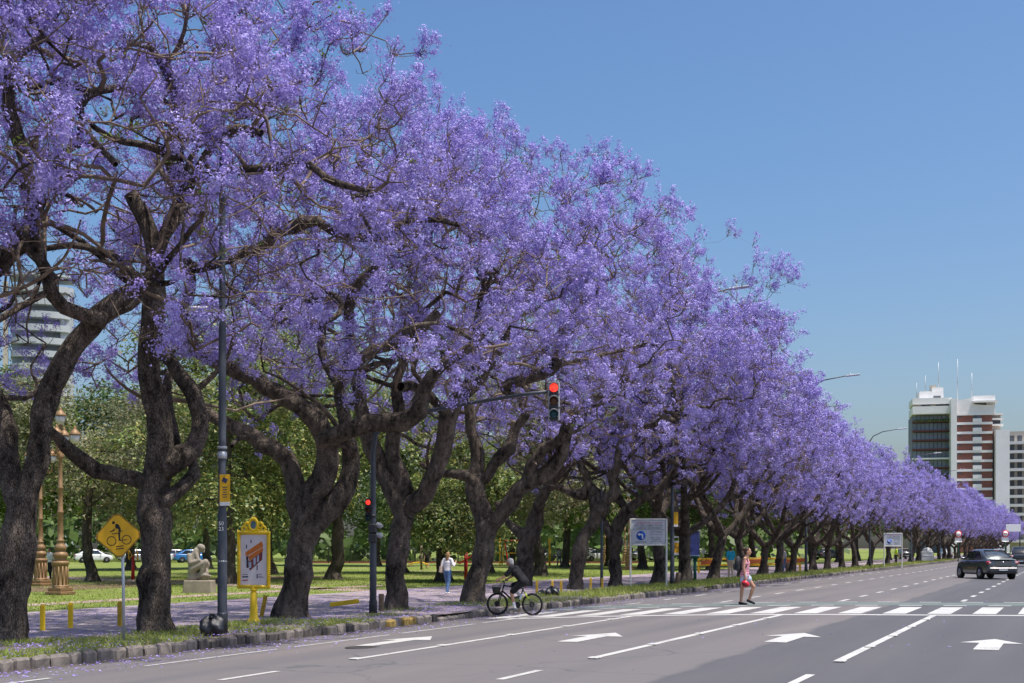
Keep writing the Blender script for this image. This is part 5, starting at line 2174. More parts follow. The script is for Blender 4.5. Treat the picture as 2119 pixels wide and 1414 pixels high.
P2([(-.055, -.19), (.085, -.183), (.085, -.2), (-.055, -.207)])
P2([(-.055, -.235), (.085, -.228), (.085, -.245), (-.055, -.252)])
m.build('cyclist_symbol', MT['black_print'], hd)

# --- yellow posts along the verge
def bollard(label, loc, h=.52, w=.1, tilt=0.0, mat='yellow', group='yellow bollards on the verge', az=0.0):
    m = MB()
    m.box((0, 0, h / 2 - .05), (w, w * .7, h + .1), bev=.012)
    m.box((0, 0, h + .012), (w * .8, w * .5, .03), bev=.008)
    o = m.build('bollard', MT[mat], None)
    tag(o, label, 'bollard', group)
    o.location = loc
    o.rotation_euler = (0, tilt, az + TH)
    return o


bollard('yellow bollard standing alone at the far left between two dark trunks', gp(88, 1304))
bollard('yellow bollard standing midway between the left edge trunk and the diamond sign', gp(146, 1299))
bollard('yellow bollard hidden half behind the post of the diamond sign', gp(248, 1296), mat='worn_yellow')
bollard('worn yellow bollard leaning beside the foot of the poster stand', gp(541, 1276), tilt=.2, mat='worn_yellow')
o = bollard('broken yellow bollard lying on the petal strewn pavement', gp(690, 1258), h=.72, w=.13, mat='yellow')
o.rotation_euler = (0, PI / 2 - .12, TH + .25)
o.location.z = G + .1
for px, py, t, lab in ((1111, 1224, 0, 'short yellow bollard behind the rear wheel of the bicycle'), (1143, 1216, 0, 'short yellow bollard left of two behind the shiny black bin bag'),
                       (1161, 1218, 0, 'short yellow bollard right of two behind the shiny black bin bag'), (1222, 1216, .03, 'short yellow bollard between the curving trunk and the thin dark pole'),
                       (1246, 1213, 0, 'short yellow bollard at the foot of the thin dark pole')):
    bollard(lab, at_ground(px, 49.5 if px < 1200 else 53.5), .45, .1, t, 'worn_yellow')


def wood_post(label, loc, h, r, tilt=0.0):
    m = MB()
    m.lathe([(r * 1.05, -.08), (r, 0), (r * .97, h * .5), (r, h - .02), (r * .85, h), (0, h + .005)], n=10)
    o = m.build('wooden_post', MT['wood'], None)
    tag(o, label, 'post', 'wooden stump posts')
    o.location = loc
    o.rotation_euler = (0, tilt, TH)


wood_post('short grey wooden post between the signal mast and a trunk', at_ground(789, 35.0), .48, .075)
wood_post('leaning wooden post at the foot of the lamp post with a yellow notice', at_ground(1400, 58), .62, .12, .16)
wood_post('dark wooden post on the verge right of the person with the backpack', at_ground(1587, 84), .6, .12)
wood_post('squat wooden post beside the walker between the far trunks', at_ground(1630, 89), .7, .16)

# --- bin bags
def bin_bag(label, loc, sc_, seed, flat=1.0):
    rng = random.Random(seed)
    m = MB()
    m.ell((0, 0, .22 * flat), (.31, .27, .27 * flat), 26, 18)
    for p in m.v:
        a = math.atan2(p.y, p.x)
        k = 1 + .16 * math.sin(3 * a + seed) + .1 * math.sin(5 * a + 13 * p.z + seed) + .05 * math.sin(13 * a - 21 * p.z) + rng.uniform(-.05, .05) + .3 * max(0, .2 - p.z) - .5 * max(0, p.z - .33)
        p.x *= k
        p.y *= k
        p.z = max(0, p.z * (.95 + .12 * math.sin(2 * a + seed) + .05 * math.sin(5 * a)))
    root = empty('bin_bag', loc, label, 'bin bag', 'full bin bags on the verge')
    root.scale = (sc_,) * 3
    m.build('sack', MT['bag'], root)
    k = MB()
    k.lathe([(.09, .44 * flat), (.035, .49 * flat), (.03, .505 * flat), (.06, .54 * flat), (.045, .56 * flat)], n=9)
    for p in k.v:
        p.x += rng.uniform(-.012, .012)
        p.y += rng.uniform(-.012, .012)
    k.build('knot', MT['bag'], root)


bin_bag('full black bin bag at the foot of the tall lamp post', gp(438, 1316), .8, 1)
bin_bag('shiny black bin bag on the grass behind the bicycle', at_ground(1142, 45.6), .85, 2, .8)
bin_bag('flattened dark blue grey bin bag leaning against the shiny one', at_ground(1122, 46.4), .7, 3, .6)

# --- street lamps
def street_lamp(label, loc, first=False):
    s = empty('street_lamp', loc, label, 'lamp post', 'street lamps along the verge')
    m = MB()
    m.lathe([(.105, -.1), (.105, .42), (.1, .43), (.1, .44), (.095, 2.4), (.08, 2.5), (.075, 6.2), (.065, 6.3), (.06, 11.6), (.05, 12.2)], n=14)
    m.build('pole', MT['lamp_grey'], s)
    m = MB()
    m.lathe([(.112, -.1), (.112, .40), (.1, .42)], n=14)
    m.build('pole_foot', MT['black_metal'], s)
    m = MB()
    m.tube([(0, 0, 12.0), (.3, 0, 12.5), (1.2, 0, 12.9), (2.6, 0, 13.1)], [.05, .045, .04, .035], 8)
    m.build('arm', MT['lamp_grey'], s)
    m = MB()
    m.box((3.05, 0, 13.12), (.95, .28, .1), bev=.04, rot=Matrix.Rotation(-.06, 3, 'Y'))
    m.lathe([(.05, 0), (.05, .1), (0, .11)], (2.9, 0, 13.16), 8)
    m.build('luminaire', MT['galv'], s)
    m = MB()
    m.tube([(0, 0, 6.55), (-.2, 0, 6.58), (-.35, 0, 6.6)], .035, 8)
    m.box((-.6, 0, 6.64), (.62, .22, .09), bev=.035, rot=Matrix.Rotation(.10, 3, 'Y'))
    m.build('pavement_luminaire', MT['white_paint'], s)
    return s


L1 = street_lamp('tall dark lamp post with a yellow notice beside the yellow poster stand', at_ground(460, 26.0))
px_of = lambda z, d: 1133 - (z - HC) * F / d
# notices fixed on the first post (turned to the lens side)
nb = empty('notice', (0, 0, 0))
nb.parent = L1
nb.rotation_euler = (0, 0, TH)
zc = HC + (1133 - 1010) * 26.0 / F
m = MB()
m.box((.075, -.105, zc), (.21, .012, .63), bev=.003)
m.build('panel', MT['sign_yellow'], nb)
m = MB()
m.box((.075, -.1125, zc - .275), (.2, .004, .075))
m.build('white_strip', MT['white_paint'], nb)
m = MB()
m.box((.075, -.1125, zc + .2), (.1, .003, .09), rot=Matrix.Rotation(.5, 3, 'Y'))
for k in range(5):
    m.box((.075, -.1125, zc + .06 - k * .05), (.1 - .012 * (k % 3), .003, .016))
m.build('print', MT['navy_print'], nb)
z5 = HC + (1133 - 1084) * 26.0 / F
text('50', .11, MT['white_paint'], nb, (-.0, -.101, z5 + .05), name='number')
text('23', .11, MT['white_paint'], nb, (-.0, -.101, z5 - .06), name='number')
for zz, hh in ((3.75, .05), (3.55, .14), (1.45, .03)):
    MB().lathe([(.0975, zz), (.0975, zz + hh)], n=14).build('sticker_band', MT['galv'], nb)
for px, lab in ((1391, 'dark lamp post with a yellow notice right of the white notice board'), (1668, 'light grey lamp post in the middle of the row of trunks'),
                (1800, 'lamp post left of the far white sign'), (1886, 'lamp post between the far white sign and the pale grey cabinet'), (1945, 'far lamp post beyond the pale grey cabinet')):
    X = -16.5
    dd = xdepth(px, X)
    s = street_lamp(lab, at_ground(px, dd))
    if px > 1700:
        s.scale = (.9, .9, .92)
    if px == 1391:
        nb2 = empty('notice', (0, 0, 0))
        nb2.parent = s
        nb2.rotation_euler = (0, 0, TH)
        m = MB()
        m.box((.15, -.1, 3.0), (.2, .014, .65), bev=.003)
        m.build('panel', MT['sign_yellow'], nb2)
        m = MB()
        m.box((.15, -.109, 2.72), (.19, .004, .1))
        m.build('white_strip', MT['white_paint'], nb2)
# thin dark pole
m = MB()
m.lathe([(.075, -.1), (.07, .5), (.055, 2.2), (.045, 4.4), (.04, 4.4)], n=10)
o = tag(m.build('sign_post', MT['lamp_grey'], None), 'thin dark bare pole between the curving trunk and the notice board', 'pole')
o.location = at_ground(1245, 55)

# --- traffic light mast
d = 34.0
base = at_ground(772, d)
tl = empty('traffic_light', base, 'traffic light mast with a long arm reaching out over the avenue', 'traffic light')
X = lambda L: L
m = MB()
zt = HC + (1133 - 905) * d / F
prof = [(0, 0, -.1), (0, 0, 1.2), (0, 0, 2.6), (0, 0, 3.6), (0, 0, zt - .35), (.10, 0, zt + .12), (.38, 0, zt + .42), (.9, 0, zt + .57), (2.6, .0, zt + .80), (4.4, 0, zt + .98), (5.1, 0, zt + 1.02)]
rad = [.095, .095, .085, .075, .065, .062, .06, .057, .05, .045, .042]
m.tube(prof, rad, 12)
m.build('mast', MT['lamp_grey'], tl)
for pf in ([(.11, -.05), (.11, .32), (.1, .34)], [(.1, 2.05), (.1, 2.12)], [(.096, 2.55), (.096, 2.62)]):
    MB().lathe(pf, n=14).build('collar', MT['signal_case'], tl)


def signal_head(parent, loc, k=1.0, light=True, rz=0.0):
    h = empty('signal_head', loc)
    h.parent = parent
    h.rotation_euler = (0, 0, rz)
    h.scale = (k, k, k)
    m = MB()
    m.box((0, .06, 0), (.26, .18, .98), bev=.03)
    m.build('case', MT['signal_case'], h)
    Rx = Matrix.Rotation(PI / 2, 3, 'X')
    for i, (mt_, nm) in enumerate((('lit_red', 'red_lens'), ('lens_amber', 'amber_lens'), ('lens_green', 'green_lens'))):
        z = .33 - .33 * i
        MB().lathe([(.0, .022), (.05, .02), (.09, .012), (.105, .0)], (0, -.03, z), 20, Rx).build(nm, MT[mt_], h)
        v = MB()
        n = 18
        vs, fs = [], []
        for q in range(n + 1):           # open-bottomed visor
            a = -PI * .22 + (PI * 1.44) * q / n
            for r_ in (.125, .113):
                vs.append((r_ * math.cos(a), -.03, z + r_ * math.sin(a)))
                vs.append((r_ * math.cos(a), -.03 - .2 * (.45 + .55 * max(0, math.sin(a))), z + r_ * math.sin(a)))
        for q in range(n):
            b0, b1 = q * 4, (q + 1) * 4
            fs += [(b0, b1, b1 + 1, b0 + 1), (b0 + 2, b0 + 3, b1 + 3, b1 + 2), (b0 + 1, b1 + 1, b1 + 3, b0 + 3)]
        v.add(vs, fs, True)
        v.build('visor', MT['signal_light_case'] if light else MT['signal_case'], h)
        if light:
            MB().box((.0, .0, z), (.3, .035, .31), bev=.02).build('backing_plate', MT['signal_light_case'], h)
    return h


signal_head(tl, (5.17, 0, zt + .77), 1.0, True, TH - .05)
signal_head(tl, (-.11, -.06, HC + (1133 - 1052) * d / F), .62, False, TH - .05)
m = MB()
m.box((0, 0, .13), (.22, .2, .25), bev=.03).box((0, 0, -.13), (.22, .2, .25), bev=.03)
ph = m.build('pedestrian_signal', MT['signal_case'], tl)
ph.location = (.02, -.05, HC + (1133 - 1100) * d / F)
ph.rotation_euler = (0, 0, TH)
v = MB()
for z in (.13, -.13):
    v.tube([(.11, 0, z + .09), (.2, -.02, z + .07), (.24, -.02, z + .02)], [.085, .075, .06], 8)
v.build('hood', MT['signal_light_case'], ph)

# --- yellow poster stand
d = 29.6
ps = empty('poster_stand', at_ground(525, d), 'ornate yellow poster stand with a framed picture of an orange roofed shop', 'poster stand', rz=TH - .22)
m = MB()
m.lathe([(.2, 0), (.2, .015), (.15, .05), (.105, .12), (.092, .22), (.085, .45), (.078, .70), (.06, .72), (.062, .74), (.085, .76), (.085, .78), (.05, .80), (.05, .86)], n=20)
m.build('pedestal', MT['yellow'], ps)
W, Z0, Z1 = .365, .84, 2.09
m = MB()
for s_ in (1, -1):
    m.tube([(s_ * W, 0, Z0), (s_ * W, 0, Z1)], .04, 10)
m.tube([(-W, 0, Z0), (W, 0, Z0)], .045, 10).tube([(-W, 0, Z1), (W, 0, Z1)], .05, 10)
for s_ in (1, -1):
    for z in (Z0, Z1):
        m.ell((s_ * W, 0, z), (.052, .05, .052), 10, 8)
m.build('frame', MT['yellow'], ps)
m = MB()
for s_ in (1, -1):
    n = 26
    for k in range(n):
        z = Z0 + (Z1 - Z0) * (k + .5) / n
        m.torus((s_ * W, 0, z), .041, .013, (s_ * .55, 0, 1), 10, 5)
m.build('rope_moulding', MT['yellow'], ps)
m = MB()
m.torus((0, -.01, 2.25), .1, .035, (0, 1, 0), 24, 8)
for p in m.v:
    p.z = 2.27 + (p.z - 2.25) * 1.35
for s_ in (1, -1):
    m.torus((s_ * .16, 0, 2.26), .062, .032, (0, 1, 0), 16, 8).torus((s_ * .235, 0, 2.185), .055, .03, (0, 1, 0), 14, 8)
    m.ell((s_ * .12, 0, 2.29), (.045, .04, .045), 10, 8).ell((s_ * .12, 0, 2.14), (.07, .04, .04), 10, 8)
m.build('crest', MT['yellow'], ps)
m = MB()
m.ell((0, -.012, 2.25), (.085, .02, .14), 16, 10)
m.build('oval_medallion', M('medallion_blue_grey', (.12, .2, .24), .3, var=.4, scale=9), ps)
m = MB()
m.box((0, .01, (Z0 + Z1) / 2), (2 * W - .06, .03, Z1 - Z0 - .06))
pst = m.build('poster', MT['poster_paper'], ps)


def pr2(name, polys, mat, y=-.0065):
    for q in polys:
        MB().prism(q, (0, y, 0), (1, 0, 0), (0, 0, 1), (0, -1, 0), .0012).build(name, MT[mat], pst)


# picture: the frame is .63 wide, 1.15 high; u 0-1 left to right, v 0-1 top to bottom
U = lambda u, v_: (-.315 + .63 * u, 2.04 - 1.15 * v_)
Q = lambda *a: [U(*p) for p in a]
pr2('printed_roof', [Q((.18, .35), (.82, .13), (.87, .20), (.87, .24), (.30, .41), (.18, .43)), Q((.29, .43), (.86, .25), (.88, .32), (.34, .52))], 'orange_print')
pr2('printed_wall', [Q((.31, .50), (.34, .53), (.85, .33), (.84, .50), (.36, .72), (.33, .68))], 'maroon_print', -.0062)
pr2('printed_side', [Q((.20, .44), (.29, .42), (.31, .66), (.22, .67))], 'dark_maroon', -.0062)
pr2('printed_window', [Q((.50, .48), (.58, .45), (.58, .59), (.50, .62)), Q((.64, .43), (.71, .40), (.71, .53), (.64, .56)), Q((.32, .56), (.41, .54), (.41, .66), (.33, .67)), Q((.19, .50), (.23, .50), (.23, .60), (.19, .59))], 'bluegrey_print', -.0078)
pr2('printed_line', [Q((.05, .80), (.27, .79), (.27, .80), (.05, .81)), Q((.05, .835), (.29, .83), (.29, .855), (.05, .86)), Q((.62, .79), (.66, .79), (.66, .87), (.62, .88)), Q((.68, .79), (.80, .785), (.80, .795), (.68, .80)), Q((.68, .83), (.85, .825), (.85, .835), (.68, .84)), Q((.68, .86), (.93, .85), (.93, .858), (.68, .868)), Q((.62, .62), (.66, .60), (.66, .70), (.62, .72)), Q((.20, .20), (.24, .20), (.24, .27), (.20, .28)), Q((.38, .10), (.42, .10), (.42, .16), (.38, .17))], 'navy_print')
pr2('printed_red_line', [Q((.06, .91), (.28, .90), (.28, .92), (.06, .93))], 'red_print')


# --- white lane notice board
def notice_board(label, loc, full=True):
    s = empty('notice_board', loc, label, 'sign board', 'lane notice boards', rz=TH)
    for x in (-.78, .78):
        m = MB()
        m.box((x, 0, 1.47), (.075, .075, 3.05), bev=.012)
        m.build('post', MT['dirty_white'], s)
    for z in (2.97, 1.86):
        m = MB()
        m.box((0, 0, z), (1.48, .07, .07), bev=.012)
        m.build('rail', MT['dirty_white'], s)
    m = MB()
    m.box((0, .0, 2.415), (1.46, .025, 1.02), bev=.004)
    pb = m.build('panel', MT['board_grey'], s)
    y = -.0145
    if True:
        text('ATENCION A 200 M', .112, MT['red_print'], pb, (.03, y, 2.80), sx=1.12, name='red_line')
        text('AV. DEL LIBERTADOR', .118, MT['black_print'], pb, (.02, y, 2.69), sx=1.05, name='black_line')
        text('CARRILES REVERSIBLES', .105, MT['black_print'], pb, (.02, y, 2.585), sx=1.05, name='black_line')
        m = MB()
        m.box((0, y, 2.515), (1.38, .003, .012))
        m.build('rule', MT['black_print'], pb)
        text('AUSTRIA', .105, MT['black_print'], pb, (-.33, y, 1.98), sx=1.15, name='black_line')
        for i, (t, z) in enumerate((('DIAS HABILES', 2.42), ('DE 15 A 22 HS.', 2.31), ('SAB., DOM. Y', 2.17), ('FERIADOS', 2.085), ('DE 8 A 13 HS.', 2.0))):
            text(t, .078, MT['black_print'], pb, (.34, y, z), sx=1.1, name='small_line')
        Rx = Matrix.Rotation(PI / 2, 3, 'X')
        dk = MB().lathe([(.2, 0), (.2, .003), (0, .0035)], (-.33, y + .002, 2.26), 32, Rx).build('blue_disc', MT['blue_print'], pb)
        m = MB()
        pl = [(.095, -.14), (.095, .035), (.07, .07), (.03, .08), (-.05, .08), (-.05, .12), (-.15, .045), (-.05, -.01), (-.05, .025), (.025, .025), (.04, .01), (.045, -.14)]
        # concave outline in convex pieces
        for q in ([(.045, -.14), (.095, -.14), (.095, .035), (.042, .01)], [(.042, .01), (.095, .035), (.07, .07), (.03, .08), (.025, .025)], [(.025, .025), (.03, .08), (-.05, .08), (-.05, .025)], [(-.05, .125), (-.155, .05), (-.05, -.02)]):
            m.prism(q, (-.33, y - .002, 2.26), (1, 0, 0), (0, 0, 1), (0, -1, 0), .003)
        m.build('turn_arrow', MT['white_paint'], pb)
    return s


notice_board('white framed notice board with a blue left turn arrow standing on the verge', at_ground(1342, 55.5))
notice_board('far white notice board with a blue disc among the distant trunks', at_ground(1848, 112))


# --- ornate bronze lamp posts
def bronze_lamp(label, loc, sc_=1.0):
    s = empty('bronze_lamp_post', loc, label, 'ornate lamp', 'ornate bronze park lamps')
    s.scale = (sc_,) * 3
    m = MB()
    m.box((0, 0, .06), (.78, .78, .12), bev=.02).box((0, 0, .2), (.66, .66, .16), bev=.03)
    m.lathe([(.33, .28), (.3, .33), (.27, .36), (.27, 1.08), (.31, 1.12), (.33, 1.2), (.26, 1.25)], n=16)
    for k in range(12):
        a = 2 * PI * k / 12
        m.tube([(.27 * math.cos(a), .27 * math.sin(a), .38), (.265 * math.cos(a), .265 * math.sin(a), 1.06)], .03, 6)
    m.build('base', MT['bronze'], s)
    m = MB()
    m.lathe([(.26, 1.25), (.21, 1.3), (.24, 1.38), (.29, 1.45), (.24, 1.55), (.16, 1.6), (.2, 1.66), (.24, 1.74), (.17, 1.84), (.12, 1.95), (.15, 1.98), (.15, 2.02), (.1, 2.06), (.11, 2.3), (.095, 3.0), (.12, 3.03), (.12, 3.08), (.09, 3.12), (.085, 3.9), (.11, 3.93), (.11, 3.98), (.08, 4.02), (.07, 5.0), (.1, 5.05), (.13, 5.15), (.08, 5.22), (.09, 5.4), (.14, 5.5), (.06, 5.6), (.05, 6.2), (.08, 6.25), (.03, 6.4)], n=16)
    m.build('shaft', MT['bronze'], s)
    m = MB()
    for k in range(4):
        a = 2 * PI * k / 4 + .5
        c, q = math.cos(a), math.sin(a)
        m.tube([(.05 * c, .05 * q, 5.3), (.3 * c, .3 * q, 5.15), (.5 * c, .5 * q, 5.25), (.52 * c, .52 * q, 5.6)], .03, 6)
        m.torus((.28 * c, .28 * q, 5.3), .08, .022, (-q, c, 0), 12, 6)
    m.build('arms', MT['bronze'], s)
    for k in range(5):
        if k < 4:
            a = 2 * PI * k / 4 + .5
            x, y, z = .52 * math.cos(a), .52 * math.sin(a), 5.6
        else:
            x, y, z = 0, 0, 6.3
        l = empty('lantern', (x, y, z))
        l.parent = s
        MB().lathe([(.08, 0), (.16, .12), (.19, .32)], n=10).build('glass', MT['opal'], l)
        MB().lathe([(.22, .32), (.22, .36), (.12, .48), (.05, .56), (.06, .6), (.0, .68)], n=10).build('cap', MT['bronze'], l)
    return s


bronze_lamp('ornate bronze lamp post on the lawn left of the diamond sign', at_ground(125, 47.5))
bronze_lamp('ornate bronze lamp post half hidden behind the left edge trunk', at_ground(84, 58.5))
bronze_lamp('ornate bronze lamp post behind the left leg of the white notice board', at_ground(1301, 100), .9)
bronze_lamp('far ornate bronze lamp post next to the one behind the notice board', at_ground(1293, 135), .9)
bronze_lamp('far ornate bronze lamp post right of the thin dark pole', at_ground(1252, 132), .9)

# --- crouching statue
d = 49.5
st = empty('statue', at_ground(413, d), 'crouching bowed stone figure on a rough plinth', 'statue', rz=TH)
m = MB()
m.box((0, 0, .22), (1.12, .8, .52), bev=.03, taper=.95)
for p in m.v:
    p.x += random.Random(int(p.z * 100)).uniform(-.01, .01)
m.build('plinth', MT['plinth'], st)
m = MB()
Cc = m.capsule
Cc((-.26, 0, .52), (-.27, 0, .80), .2, .18, 12)            # seat block
Cc((-.24, 0, .86), (-.22, 0, 1.22), .2, .19, 14, 1.2, (0, 1, 0))     # back
Cc((-.22, 0, 1.22), (-.10, 0, 1.5), .19, .15, 14, 1.2, (0, 1, 0))    # shoulders bowed
Cc((-.10, -.02, 1.5), (.02, -.02, 1.66), .11, .1, 12)
m.ell((.06, -.02, 1.64), (.17, .13, .13), 14, 10, Matrix.Rotation(.45, 3, 'Y'))   # bowed head
Cc((.14, -.02, 1.56), (.16, -.02, 1.48), .07, .05, 10)
Cc((-.36, -.16, 1.34), (-.32, -.22, 1.08), .1, .085, 10)     # near arm
Cc((-.32, -.22, 1.06), (.05, -.2, 1.16), .085, .07, 10)
Cc((-.1, -.14, 1.42), (.0, -.2, 1.14), .08, .07, 10)         # other arm across
Cc((-.26, -.12, .84), (.26, -.15, 1.10), .15, .12, 12)       # thigh to raised knee
Cc((.26, -.15, 1.10), (.12, -.15, .72), .12, .09, 12)        # shin
Cc((.12, -.14, .62), (.34, -.15, .60), .085, .06, 10)        # foot
Cc((-.24, .12, .8), (.24, .14, 1.02), .15, .12, 12)
Cc((.24, .14, 1.02), (.16, .14, .6), .12, .09, 12)
Cc((.16, .14, .58), (.36, .14, .57), .08, .06, 10)
Cc((-.05, 0, .56), (.2, 0, .7), .14, .16, 12)
o = m.build('figure', MT['statue'], st)
o.scale = (1.02, 1.0, 1.04)
o.location = (0, 0, .04)
remesh(o, .02, 6)

# --- boards and posts beyond the notice board
s = empty('banner_board', at_ground(1411, 72), 'yellow board with white bands half hidden by a leaning trunk', 'sign board', rz=TH)
for x in (-.58, .58):
    MB().tube([(x, .02, 0), (x, .02, 2.35)], .035, 8).build('post', MT['white_paint'], s)
MB().box((0, 0, 2.33), (1.24, .06, .07), bev=.01).build('top_rail', MT['white_paint'], s)
MB().box((0, -.01, 1.72), (1.12, .02, .8), bev=.003).build('panel', MT['sign_yellow'], s)
m = MB()
m.box((0, -.0235, 2.06), (1.1, .004, .1)).box((0, -.0235, 1.38), (1.1, .004, .12))
m.build('white_band', MT['white_paint'], s)
text('Plaza', .2, MT['navy_print'], s, (-.24, -.023, 1.75))
s = empty('banner_post', at_ground(1438, 65), 'green post carrying a tall blue poster on the verge', 'poster stand', rz=TH)
MB().tube([(0, 0, 0), (0, 0, 1.2)], .085, 10).build('post', MT['green_metal'], s)
MB().lathe([(.2, 1.18), (.24, 1.25), (.24, 1.32)], n=14).build('drum', MT['green_metal'], s)
MB().box((0, -.02, 1.95), (.46, .05, 1.26), bev=.01).build('poster', M('blue_violet_poster', (.10, .12, .36), .4, var=.75, scale=2.6), s)
m = MB()
m.box((0, -.02, 2.6), (.5, .08, .06), bev=.01).box((0, -.02, 1.33), (.5, .08, .05), bev=.01)
m.build('clamp', MT['white_paint'], s)
MB().tube([(0, 0, 2.6), (0, 0, 3.0)], [.09, .03], 10).build('finial', MT['green_metal'], s)

# orange planked barrier
s = empty('barrier', at_ground(1506, 88), 'yellow railed barrier with orange planks on the lawn behind the teal shirt', 'barrier', rz=TH)
for x in (-2.0, -.6, .8, 2.2):
    MB().box((x, 0, .55), (.14, .14, 1.1), bev=.01).build('post', MT['play_yellow'], s)
for z in (.95, .55):
    MB().box((.1, -.09, z), (4.3, .04, .12), bev=.01).build('rail', MT['play_yellow'], s)
for x0, x1, z in ((-1.9, -.9, .74), (.9, 2.6, .78)):
    MB().box(((x0 + x1) / 2, -.1, z), (x1 - x0, .05, .26), bev=.01, rot=Matrix.Rotation(-.1, 3, 'Y')).build('plank', MT['rust'], s)
s2 = copy_tree(s)
s2.location = at_ground(1592, 92)
s2['label'] = 'yellow railed barrier with orange planks right of the person with the backpack'
s['group'] = s2['group'] = 'planked barriers'

# exercise machines and play things
s = empty('exercise_machine', at_ground(275, 70), 'red post with yellow wheel handles on the lawn under the diamond sign', 'exercise machine', rz=TH)
MB().tube([(0, 0, 0), (.02, 0, 1.25)], [.10, .07], 10).build('post', MT['play_red'], s)
m = MB()
for x in (-.2, .28):
    m.torus((x, -.1, 1.35), .26, .035, (1, .35, .1), 18, 6)
    m.tube([(x, -.1, 1.1), (x * .2, 0, 1.3), (x, -.1, 1.6)], .03, 6)
m.build('handwheels', MT['play_yellow'], s)
s = empty('exercise_machine', at_ground(964, 70), 'red post of an exercise machine right of the person in white', 'exercise machine', rz=TH)
MB().tube([(0, 0, 0), (0, 0, 1.5)], .10, 10).build('post', MT['play_red'], s)
MB().tube([(0, 0, 1.35), (-.25, 0, 1.45), (-.5, 0, 1.4)], .04, 8).build('handle', MT['play_yellow'], s)
MB().box((-.8, 0, .42), (1.5, .35, .08), bev=.02).build('seat', MT['wood'], s)
MB().box((-1.3, 0, .2), (.1, .3, .4), bev=.01).build('leg', MT['wood'], s)
s = empty('exercise_machine', at_ground(872, 100), 'yellow and brown rowing frame beside the person exercising', 'exercise machine', rz=TH)
MB().tube([(0, 0, 0), (0, 0, 1.9)], .09, 8).build('post', MT['wood'], s)
MB().tube([(-1.1, 0, .3), (-.6, 0, .55), (0, 0, .6), (.5, 0, .4)], .05, 6).build('beam', MT['play_yellow'], s)
MB().box((-1.2, 0, .3), (.6, .3, .08), bev=.02).build('seat', MT['wood'], s)
s = empty('slide', at_ground(985, 118), 'red slide of the playground under the low magnolia', 'slide', rz=TH)
for y in (-.4, .4):
    MB().tube([(-1.6, y, .25), (1.5, y, 2.1)], .06, 6).build('rail', MT['play_red'], s)
MB().box((-.05, 0, 1.1), (3.4, .7, .05), rot=Matrix.Rotation(-.54, 3, 'Y')).build('chute', MT['play_red'], s)
for x in (1.3, 2.2):
    for y in (-.4, .4):
        MB().tube([(x, y, 0), (x, y, 2.9)], .06, 6).build('leg', MT['play_yellow'], s)
MB().box((1.75, 0, 1.9), (1.1, .9, .06)).build('platform', MT['play_yellow'], s)
s = empty('swing_frame', at_ground(1045, 122), 'yellow and red climbing frame behind the cyclist', 'climbing frame', rz=TH)
for x in (-1.5, 0, 1.5):
    MB().tube([(x - .3, .6, 0), (x, 0, 2.4)], .06, 6).build('leg', MT['play_yellow'], s)
    MB().tube([(x + .3, -.6, 0), (x, 0, 2.4)], .06, 6).build('leg', MT['play_red'], s)
MB().tube([(-1.6, 0, 2.4), (1.6, 0, 2.4)], .06, 8).build('top_bar', MT['play_red'], s)
MB().tube([(-1.5, .2, 1.2), (1.5, .2, 1.2)], .05, 8).build('cross_bar', MT['play_yellow'], s)
s = empty('play_post', at_ground(1113, 120), 'yellow play post with a slanting bar left of the bending person', 'play post', rz=TH)
for x in (-.1, 1.1):
    MB().tube([(x, 0, 0), (x, 0, 1.9 if x < 1 else 2.6)], .1, 8).build('post', MT['play_yellow'], s)
MB().tube([(-.1, 0, .9), (-1.6, 0, .3)], .06, 8).build('bar', MT['rust'], s)

# iron fence at the back of the lawn
fx0, fx1, fd = 590, 1340, 142
a, b_ = at_ground(fx0, fd), at_ground(fx1, fd)
fe = empty('iron_fence', a, 'black iron railing along the back of the lawn', 'fence', rz=math.atan2(b_.y - a.y, b_.x - a.x))
Lf = (b_ - a).length
for z in (.2, 1.55):
    MB().box((Lf / 2, 0, z), (Lf, .05, .07)).build('rail', MT['black_metal'], fe)
for k in range(int(Lf / 2.4) + 1):
    MB().box((k * 2.4, 0, .85), (.09, .09, 1.8)).build('post', MT['black_metal'], fe)
m = MB()
for k in range(int(Lf / .2)):
    m.box((k * .2 + .1, 0, .87), (.03, .03, 1.36))
tag(m.build('bars', MT['black_metal'], fe), kind='stuff')
MB().box((Lf / 2, .1, .08), (Lf, .25, .2)).build('base_wall', M('brick_red_base', (.3, .11, .07), .9), fe)

# pale cabinet, far road signs
s = empty('street_cabinet', at_ground(1917, 160), 'pale grey cabinet with a rounded top standing on the far verge', 'cabinet', rz=TH)
MB().box((0, 0, .6), (1.5, .9, 1.25), bev=.05).build('body', MT['cabinet'], s)
m = MB()
m.ell((.1, 0, 1.2), (.66, .44, .55), 16, 10)
m.build('rounded_top', MT['cabinet'], s)
MB().box((0, -.46, .75), (1.3, .03, .1), bev=.005).build('handle_bar', MT['white_paint'], s)


